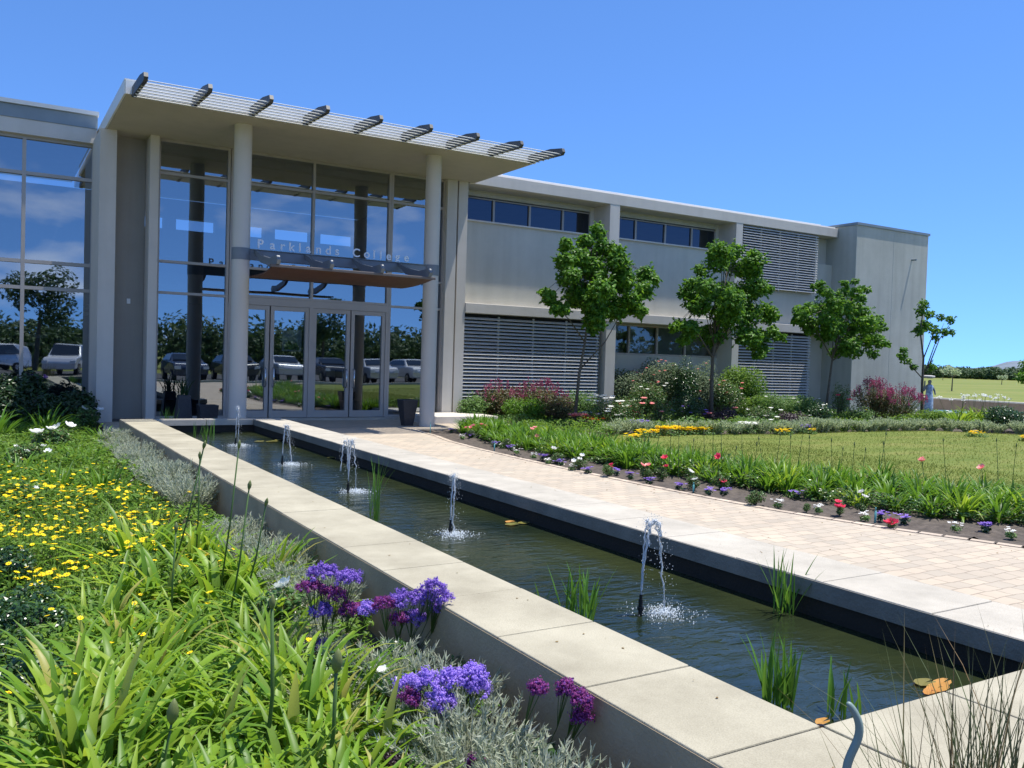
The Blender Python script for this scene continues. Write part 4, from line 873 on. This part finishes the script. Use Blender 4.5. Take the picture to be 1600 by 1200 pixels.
patch(1076,680,.25,.15,60,'yel','yellow flower patch just right of the largest one',.15,.035)
patch(1098,680,.28,.15,60,'yel','yellow flower patch below the second tree',.15,.035)
patch(990,690,.2,.15,30,'yel','tiny yellow patch half hidden by strap leaves',.12,.035)
patch(1168,678,.30,.2,90,'whi','white flower patch on the lawn border right of the second tree',.24,.04)
patch(1224,680,.25,.15,40,'yel','yellow patch on the lawn border between second and third trees',.12,.03)
patch(1268,679,.14,.1,14,'yel','very small yellow patch left of the third tree',.12,.03)
patch(1253,677,.25,.15,40,'purlt','lilac flower patch on the lawn border by the third tree',.18,.03)
patch(1000,677,.3,.2,50,'purlt','lilac flower patch by the left end of the lawn border',.26,.03)
patch(1525,683,.3,.15,50,'yel','yellow flower patch at the right end of the lawn border',.12,.03)
patch(1605,690,.2,.2,40,'yel','yellow flower patch cut by the right edge',.12,.03)
patch(903,668,.3,.2,70,'salm','apricot flower patch behind the strap leaves',.30,.045)
patch(928,668,.45,.2,110,'oran','rust-coloured flower patch behind the strap leaves',.22,.03)
patch(860,662,.4,.3,40,'purpl','dark bronze low foliage patch behind the strap leaves',.25,.05)
def shrub(px,py,rx,rz,n,s,m,label,fl=None,nfl=0,fr=.04,spike=False,top=False,lobes=7,name='shrub',Yv=None):
    p=gp(px,py,0) if Yv is None else yp(px,py,Yv); e=empty(name,(p.x,p.y,0)); tag(e,label,'shrub')
    o=bush_mesh('foliage',rx,rz,n,s,MT[m],lobes); o.parent=e
    if fl:
        mb=MB()
        for i in range(nfl):
            a=random.uniform(0,6.28); q=rx*math.sqrt(random.random())*.95; zz=rz*(1.02-.45*(q/rx)**2)*random.uniform(.86,1.08) if top else rz*random.uniform(.4,1.05)
            c=Vector((math.cos(a)*q,math.sin(a)*q,zz))
            if spike:
                for k in range(16): leaf(mb,c+Vector((random.gauss(0,.02),random.gauss(0,.02),random.uniform(-.02,.16))),Vector((random.gauss(0,1),random.gauss(0,1),.3)).normalized(),fr,0,.7)
                mb.tube([(c.x*.4,c.y*.4,rz*.3),(c.x,c.y,c.z+.1)],.005,3,1,False)
            else: bloom(mb,c,fr,6,0,.4,2)
        mb.build('blossom',[MT[fl],MT['stem']],e)
    return e
shrub(775,655,.75,.85,2600,.06,'redgr','crimson-flowered bush in front of the lower louvres, left half','mag',50,.04,True,True)
shrub(840,655,.85,.95,3000,.06,'redgr','crimson-flowered bush in front of the louvres, beside the first tree','mag',75,.04,True,True)
shrub(735,655,.5,.7,1500,.07,'light','bright green bush against the porch pilaster',None,0)
shrub(905,655,.7,.8,2400,.055,'light','green leafy bush behind the first tree trunk',None,0)
shrub(950,668,.65,.75,2500,.05,'rosel','rose bush full of white blooms right of the first tree','whi',26,.08)
shrub(985,667,.45,.7,1700,.05,'rosel','rose bush with two pale pink blooms beside the white rose','salm',8,.09)
shrub(1030,666,.4,.65,1400,.05,'rosel','small rose bush left of the dark cypress','salm',3,.07)
shrub(985,650,1.0,1.4,7500,.07,'greysh','grey-green tall shrub with pinkish tips under the lower windows','salm',22,.045,False,True)
shrub(1035,652,.85,1.65,7500,.07,'greysh','tallest grey-green shrub with pinkish tips in the middle of the wing','salm',22,.045,False,True)
shrub(1066,656,.5,1.75,6000,.06,'coverd','narrow dark conical conifer among the grey-green shrubs',lobes=9)
shrub(1098,654,.75,1.55,6000,.07,'greysh','grey-green shrub directly behind the second tree trunk','salm',8,.035,False,True)
shrub(1148,652,.95,1.5,7500,.075,'cover','dense fresh green shrub right of the second tree trunk',None,0)
shrub(1005,655,.8,1.05,4500,.06,'rosel','rose-leaved shrub between the white rose and the tall grey-green ones','whi',16,.06)
shrub(1125,655,.75,1.15,4500,.065,'rosel','leafy shrub filling the gap right of the conifer','salm',10,.06)
shrub(1178,658,.7,.85,3500,.06,'cover','bright leafy shrub between the fresh green one and the herbs','whi',5,.05)
shrub(812,660,.7,.6,2600,.06,'lilyg','low green plant between the two crimson-flowered bushes')
shrub(880,662,.7,.65,2600,.06,'redgr','low bronze-green plant at the foot of the first tree','salm',5,.06)
shrub(1255,658,.6,.7,2600,.06,'light','light green herb just left of the third tree trunk','whi',6,.05)
shrub(1455,664,.7,.45,2400,.06,'cover','low green plants at the foot of the statue','whi',6,.05)
shrub(1075,664,.6,.75,2400,.05,'coverd','dark low shrub with lilac flowers under the conifer','purlt',14,.05)
shrub(1130,665,.6,.5,1800,.05,'purpl','dark purple-leaved plant with a pink bloom at the second tree','salm',2,.09)
shrub(1200,655,.75,.85,2800,.06,'light','light green herb mass left of the third tree, larger part',None,0)
shrub(1240,655,.7,.75,2600,.06,'light','light green herb mass left of the third tree, smaller part',None,0)
shrub(1190,668,.5,.55,1800,.05,'rosel','low white rose between second and third trees','whi',12,.07)
shrub(1235,668,.5,.45,1500,.05,'purpl','dark purple-leaved plant between second and third trees',None,0)
shrub(1275,664,.5,.6,1600,.06,'coverd','dark green shrub touching the third tree trunk','whi',3,.06)
shrub(1312,662,.32,1.15,1500,.05,'rosel','tall slender rose with a red bloom right of the third tree','pink',2,.09,False,True)
shrub(1340,662,.5,.5,1500,.055,'light','low light green plant under the tower corner','yel',4,.04)
shrub(1365,660,.72,1.2,3000,.05,'redgr','upright shrub with magenta plumes at the tower, left one','mag',95,.042,True,True)
shrub(1405,662,.8,1.05,3400,.05,'redgr','bushy shrub with magenta plumes at the tower, right one','mag',95,.042,True,True)
shrub(1588,676,.9,.7,3200,.07,'coverd','low dark green shrub at the right edge of the bed')
# right end strap plants with white flower heads
for i,(px,py,l) in enumerate([(1497,668,'left'),(1520,664,'second'),(1545,666,'third'),(1565,662,'right')]):
    p=gp(px,py,0); e=empty('white_lily',(p.x,p.y,0)); tag(e,f'grassy plant with white flower heads right of the statue, {["leftmost","second from left","third from left","rightmost"][i]} of four','plant','white flowering plants right of the statue')
    f=random.choice(protoD).copy(); C.objects.link(f); f.name='foliage'; f.parent=e; f.scale=(1.5,1.5,1.45)
    for k in range(5):
        mb=MB(); x_,y_,h=random.gauss(0,.25),random.gauss(0,.25),random.uniform(.75,.95); mb.tube([(x_*.3,y_*.3,0),(x_,y_,h)],.005,4,1,False)
        for q in range(14): leaf(mb,Vector((x_,y_,h))+Vector((random.gauss(0,.035),random.gauss(0,.035),random.gauss(.02,.025))),Vector((random.gauss(0,1),random.gauss(0,1),1)).normalized(),.045,0,.8)
        mb.build('flower_head',[MT['whi'],MT['stem']],e)
# ------------------------------------------------------------------ trees
def tree(Yv,trunk,branches,clumps,label,leafs=.135,dens=.72,name='young_tree',sparse=False,tr=.045):
    base=yp(trunk[0][0],trunk[0][1],Yv); base.z=0; e=empty(name,base); tag(e,label,'tree')
    def wp(px,py,d=0):
        q=yp(px,py,Yv); return q+Vector((W.x,W.y,0))*d-base
    mb=MB(); pts=[Vector((0,0,-.05))]+[wp(*q) for q in trunk[1:]]; n=len(pts)
    mb.tube(pts,[tr*(1-.75*i/(n-1)) for i in range(n)],9)
    for br in branches:
        bpnt=[wp(*q) for q in br]; mb.tube(bpnt,[tr*.45*(1-.7*i/(len(bpnt)-1)) for i in range(len(bpnt))],6)
    s=F_PX/((base+Vector((0,0,2.5))-EYE).dot(W)) 
    cx=sum(c[0] for c in clumps)/len(clumps); rmax=max(abs(c[0]-cx) for c in clumps)/s+.25
    cr_=MB()
    for (px,py,r) in clumps:
        r*=(1.35 if sparse else 1); rm_=r/s; u=(px-cx)/s; dd=math.sqrt(max(.02,rmax*rmax-u*u))*.8
        offs=[0] if sparse else [random.uniform(-.25,.25)*dd,random.choice((-1,1))*random.uniform(.3,.75)*dd]
        for k,d in enumerate(offs):
            c=wp(px+ (random.gauss(0,r*.25) if k else 0),py+(random.gauss(0,r*.3) if k else 0),d)
            nl=int(r*r*dens*(1 if k==0 else .8)); rr=rm_*(1 if k==0 else .85)
            leafblob(cr_,c,rr,max(14,nl),leafs,.85,0,.55,.25)
            # droopy sprigs outside the clump for an uneven edge
            for q in range(max(2,nl//26)):
                a=Vector((random.gauss(0,1),random.gauss(0,1),random.gauss(0,.8))).normalized()
                for z in range(4): leaf(cr_,c+a*rr*(1.0+.12*z),(a+Vector((random.gauss(0,.5),random.gauss(0,.5),.8))).normalized(),leafs*random.uniform(.6,1),0)
            if k==0 and not sparse: mb.tube([pts[-2].lerp(pts[-1],random.random()) if py<450 else pts[2].lerp(pts[-1],random.uniform(0,.7)),(pts[-1]+c)*.5+Vector((0,0,-.1)),c],[.015,.010,.004],5)
    mb.build('trunk',MT['bark'],e,smooth=True); cr_.build('crown',MT['tree'],e)
    return e
T1=[(935,360,15),(915,375,15),(955,395,17),(885,385,13),(880,410,16),(888,432,19),(905,402,18),(930,420,24),(965,415,20),(975,440,24),(1010,425,15),(1024,435,11),(1005,452,17),(940,450,26),(905,455,22),(925,478,22),(960,480,24),(985,475,20),(858,466,13),(850,457,9),(880,484,12),(925,500,17),(928,515,11),(995,488,13),(868,478,11),(940,385,16)]
tree(17.3,[(897,650),(905,585),(914,535),(925,450),(935,375)],[[(908,575),(945,535),(962,505),(975,470)],[(914,535),(890,500),(865,475)],[(920,490),(950,470),(990,455)]],T1,'young tree nearest the entrance, with open irregular crown before the louvres')
T2=[(1125,382,9),(1115,396,14),(1150,390,15),(1174,400,11),(1120,410,20),(1158,415,22),(1178,425,15),(1102,424,12),(1082,442,14),(1072,457,12),(1100,457,22),(1135,460,26),(1168,455,22),(1188,450,11),(1090,477,20),(1130,490,26),(1168,490,24),(1193,482,12),(1198,497,13),(1062,507,11),(1052,512,9),(1082,515,17),(1120,522,22),(1160,522,22),(1188,527,15),(1213,522,12),(1225,527,8),(1190,545,12),(1184,556,8),(1070,530,11)]
tree(17.3,[(1111,655),(1112,600),(1114,555),(1128,480),(1138,410)],[[(1114,555),(1140,510),(1180,480)],[(1114,560),(1090,520),(1070,500)]],T2,'second young tree from the entrance, dense dark crown beside the upper louvre',tr=.065)
T3=[(1284,442,8),(1290,452,11),(1320,443,8),(1320,457,13),(1345,452,9),(1348,466,10),(1252,487,11),(1262,482,13),(1290,480,17),(1315,482,20),(1343,487,17),(1270,505,18),(1300,510,22),(1335,510,23),(1363,502,14),(1374,512,11),(1250,500,10),(1290,524,15),(1325,535,20),(1354,530,18),(1374,530,11),(1384,536,6),(1312,550,13),(1343,550,12)]
tree(17.3,[(1288,660),(1293,620),(1300,565),(1312,510),(1320,460)],[[(1300,565),(1335,530),(1360,510)],[(1300,560),(1275,515),(1255,495)]],T3,'third young tree, spreading crown in front of the tower corner')
T4=[(1443,475,7),(1440,486,7),(1453,491,6),(1445,508,9),(1436,517,7),(1460,515,7),(1470,496,6),(1485,500,6),(1487,519,5),(1475,518,6),(1412,547,5),(1408,557,6),(1419,564,5),(1428,573,5),(1455,573,6),(1462,528,5)]
tree(17.3,[(1440,655),(1441,600),(1443,560),(1438,520),(1444,470)],[[(1442,592),(1420,568),(1410,550)],[(1446,580),(1460,540),(1475,505)],[(1443,560),(1455,530),(1462,515)],[(1450,575),(1468,530),(1485,505)]],T4,'thin sparse young tree standing beside the statue at the tower edge',.12,1.1,sparse=True,tr=.05)
tree(15.5,[(1640,690),(1638,640),(1632,590)],[],[(1605,572,14),(1600,590,13),(1622,580,22),(1622,560,14),(1640,575,25),(1622,602,15)],'dense round green tree crown cut off by the right edge',.13,.8)
def sap(px,py,Yd,h,label,cr=.8):
    p=gp(px,py,-.17) if Yd is None else yp(px,py,Yd); p.z=-.17; e=empty('sapling',p); tag(e,label,'tree','saplings in the field')
    mb=MB(); mb.tube([(0,0,0),(.05,0,h*.5),(0.1,.05,h*.95)],[.07,.05,.02],6); 
    for k in range(6): a=random.uniform(0,6.28); mb.tube([(.07,0,h*.6),(math.cos(a)*cr,math.sin(a)*cr,h*random.uniform(.8,1))],[.03,.01],5)
    mb.build('trunk',MT['bark'],e); c=MB()
    for k in range(9): a=random.uniform(0,6.28); leafblob(c,(math.cos(a)*cr*.7,math.sin(a)*cr*.7,h*random.uniform(.78,1.0)),cr*.4,28,.2)
    c.build('crown',MT['greyg'],e)
sap(1487,611,None,2.2,'bare thin sapling standing in the dry field behind the low wall')
sap(1473,594,None,2.4,'bushier distant sapling in the field left of the bare one')
sap(1565,601,None,1.4,'tiny far sapling in the field near the hill')
# ------------------------------------------------------------------ low wall, statue, pots
lw=boxes('low_wall',[(31.8,32.1,4,27,-.2,.55)],MT['brownwall']); cp=boxes('wall_cap',[(31.78,32.13,3.95,27,.551,.60)],MT['kerbm'],lw); tag(lw,'long low brown wall between the garden and the dry field','wall')
tag(boxes('pavement',[(29.8,31.7,10,26,-.2,.03)],MT['pale']),kind='structure')
# statue of a woman carrying a tray on her head
sp_=yp(1450,655,18.6); st=empty('statue',(sp_.x,sp_.y,0),math.radians(-15)); st.scale=(.82,.82,.78); tag(st,'mosaic statue of a woman in a blue dress carrying a tray on her head','statue')
def lathe(prof,n=16,sy=1.0):
    mb=MB(); k=len(prof)
    for r,z,x in prof:
        for j in range(n): t=2*PI*j/n; mb.v.append((x+r*math.cos(t),r*sy*math.sin(t),z))
    for i in range(k-1):
        for j in range(n): mb.f.append((i*n+j,i*n+(j+1)%n,(i+1)*n+(j+1)%n,(i+1)*n+j)); mb.m.append(0)
    mb.f.append(tuple(range(n))[::-1]); mb.f.append(tuple((k-1)*n+j for j in range(n))); mb.m+=[0,0]
    return mb
# continuous skinned body
vs=[(0,0,.98),(0,0,1.2),(0,0,1.40),(0,0,1.50),(0,-.01,1.60),(0,-.015,1.70),(-.13,0,1.40),(-.27,-.03,1.28),(-.33,-.05,1.18),(-.30,-.06,1.45),(-.27,-.03,1.66),(.13,0,1.40),(.25,-.02,1.22),(.27,-.06,1.02),(-.08,0,.9),(-.09,0,.5),(-.09,-.02,.08),(-.09,-.12,.03),(.08,0,.9),(.09,0,.5),(.09,-.02,.08),(.09,-.12,.03)]
ed=[(0,1),(1,2),(2,3),(3,4),(4,5),(2,6),(6,7),(7,8),(8,9),(9,10),(2,11),(11,12),(12,13),(0,14),(14,15),(15,16),(16,17),(0,18),(18,19),(19,20),(20,21)]
rd=[.13,.11,.12,.05,.085,.07,.07,.045,.04,.034,.03,.07,.042,.03,.09,.07,.045,.04,.09,.07,.045,.04]
me=bpy.data.meshes.new('figure'); me.from_pydata(vs,ed,[]); fo=bpy.data.objects.new('figure',me); C.objects.link(fo); fo.parent=st; me.materials.append(MT['bronze'])
sk=fo.modifiers.new('skin','SKIN'); ss=fo.modifiers.new('sub','SUBSURF'); ss.levels=ss.render_levels=2
for i,v in enumerate(me.skin_vertices[0].data): v.radius=(rd[i],rd[i]); v.use_root=(i==0)
o=lathe([(.20,.06,0),(.23,.12,0),(.20,.5,0),(.185,.85,0),(.16,1.05,0),(.145,1.2,0),(.175,1.36,0),(.15,1.44,0),(.08,1.47,0)],18,.75).build('dress',MT['bluem'],st,smooth=True)
o=lathe([(.08,1.755,-.02),(.22,1.77,-.06),(.29,1.82,-.08),(.27,1.88,-.08),(.12,1.90,-.08)],18,.85).build('tray',MT['kerbm'],st,smooth=True)
o=lathe([(.30,0,0),(.32,.03,0),(.30,.06,0)],18).build('base',MT['bronze'],st)
bs=yp(1480,656,18.9); m_=lathe([(.9,0,0),(.95,.12,0),(.95,.2,0),(.86,.2,0),(.86,.14,0)],28,.7); o=m_.build('mosaic_basin',MT['cyanm'],loc=(bs.x,bs.y,0)); tag(o,'low teal and white mosaic basin behind the garden beside the statue','basin')
# planters by the doors
def pot(x,y,r0_,r1_,h,label,plant=True,m='granite'):
    n=4; mb=MB()
    prof=[(r0_,0),(r1_,h),(r1_*.86,h),(r1_*.84,h-.08)]
    for r_,z in prof:
        for j in range(n): t=PI/4+PI/2*j; mb.v.append((r_*math.cos(t),r_*math.sin(t),z))
    for i in range(3):
        for j in range(n): mb.f.append((i*n+j,i*n+(j+1)%n,(i+1)*n+(j+1)%n,(i+1)*n+j)); mb.m.append(0)
    mb.f.append((12,13,14,15)); mb.m.append(1)
    e=empty('planter',(x,y,0)); tag(e,label,'planter'); bevel(mb.build('pot',[MT[m],MT['soil']],e),.01)
    if plant:
        f=MB()
        for i in range(30): strap(f,(random.gauss(0,.05),random.gauss(0,.05),h-.08),random.uniform(0,6.28),random.uniform(.3,.6),.03,random.uniform(.1,.5),1.2,5)
        f.build('plant',MT['shade'],e)
pot(8.28,18.35,.15,.27,.60,'dark tapered square planter left of the right-hand column',False)
pot(4.05,19.3,.24,.28,.42,'dark square planter left of the left-hand column',False)
pot(3.6,19.5,.24,.17,.62,'dark pedestal planter with upright plant before the left glazing',True)
# ------------------------------------------------------------------ cars behind the viewer (seen mirrored in the glass)
def car(x,y,rz,colr,label,name='parked_car',suv=False):
    e=empty(name,(x,y,-.11),rz); tag(e,label,'car','cars parked behind the viewer, mirrored in the glass')
    h=1.75 if suv else 1.48
    side=[(-2.15,.35),(-2.2,.75),(-2.05,.98),(-1.1,1.05),(-.45,h-.03),(.3,h),(1.3,h-.05),(1.95,1.08 if not suv else h-.25),(2.15,.95),(2.2,.4)]
    cab=lambda z: .86 if z<1.06 else .86-.2*(z-1.06)/(h-1.06)
    mb=MB(); k=len(side)
    for sgn in (-1,1):
        for a,b in side: mb.v.append((cab(b)*sgn,a,b))
    mb.f=[tuple(range(k))[::-1],tuple(range(k,2*k))]+[(i,(i+1)%k,(i+1)%k+k,i+k) for i in range(k)]; mb.m=[0]*len(mb.f)
    cm=mat('car_paint',colr,.25,spec=.8,metal=.3); bevel(mb.build('body',cm,e,smooth=False),.06,3)
    gm=MB()
    gm.add([(-.74,-1.05,1.09),(.74,-1.05,1.09),(.66,-.50,h-.08),(-.66,-.50,h-.08)],[(0,1,2,3)])
    gm.v=[(a,b-.035,c+.035) for a,b,c in gm.v]; gm.build('windscreen',MT['carglass'],e)
    for sgn in (-1,1):
        gs=MB(); gs.add([(.875*sgn,-.85,1.1),(.875*sgn,1.6,1.1),(.70*sgn,1.15,h-.08),(.70*sgn,-.35,h-.08)],[(0,1,2,3)]); gs.build('side_window',MT['carglass'],e)
        hl=MB(); hl.box(sgn*.72-.14,sgn*.72+.14,-2.26,-2.18,.68,.84); hl.build('headlight',MT['cap'],e)
        for yy in (-1.35,1.35):
            wm=MB(); wm.tube([(.68*sgn,yy,.33),(.9*sgn,yy,.33)],.33,20); wh_=wm.build('wheel',MT['rubber'],e)
            r_=MB(); r_.tube([(.9*sgn,yy,.33),(.915*sgn,yy,.33)],.2,14); r_.build('rim',MT['steel'],wh_)
cols=[((.03,.05,.10),'dark blue hatchback'),((.02,.025,.03),'black hatchback'),((.55,.57,.6),'silver sedan'),((.03,.04,.06),'navy sedan'),((.5,.52,.55),'silver hatchback'),((.75,.75,.75),'white sedan'),((.3,.05,.04),'dark red hatchback')]
for i,(c_,l) in enumerate(cols): car(9.5+i*2.75,-10.6+random.uniform(-.3,.3),PI,c_,f'{l} parked facing the building, {nth(i)} from the left as mirrored in the doors')
car(.2,-20,PI+1.1,(.75,.76,.78),'white estate car mirrored in the left windows',suv=True)
car(4.2,-15.5,PI+.3,(.7,.72,.75),'white van-like car mirrored left of the entrance',suv=True)
for i,(px,yv,h) in enumerate([(-6,-30,6.5),(3,-27,7),(24,-30,6),(40,-29,6.5)]):
    e=empty('car_park_tree',(px,yv,-.12)); tag(e,f'dark tree by the car park behind the viewer, {nth(i)} from the left as mirrored','tree','trees by the car park')
    m_=MB(); m_.tube([(0,0,0),(0.1,0,h*.6)],[.18,.1],8); m_.build('trunk',MT['bark'],e); c_=MB()
    for k in range(9): a=random.uniform(0,6.28); leafblob(c_,(math.cos(a)*h*.2,math.sin(a)*h*.2,h*random.uniform(.5,.9)),h*.17,260,.3)
    c_.build('crown',MT['treeb'],e)
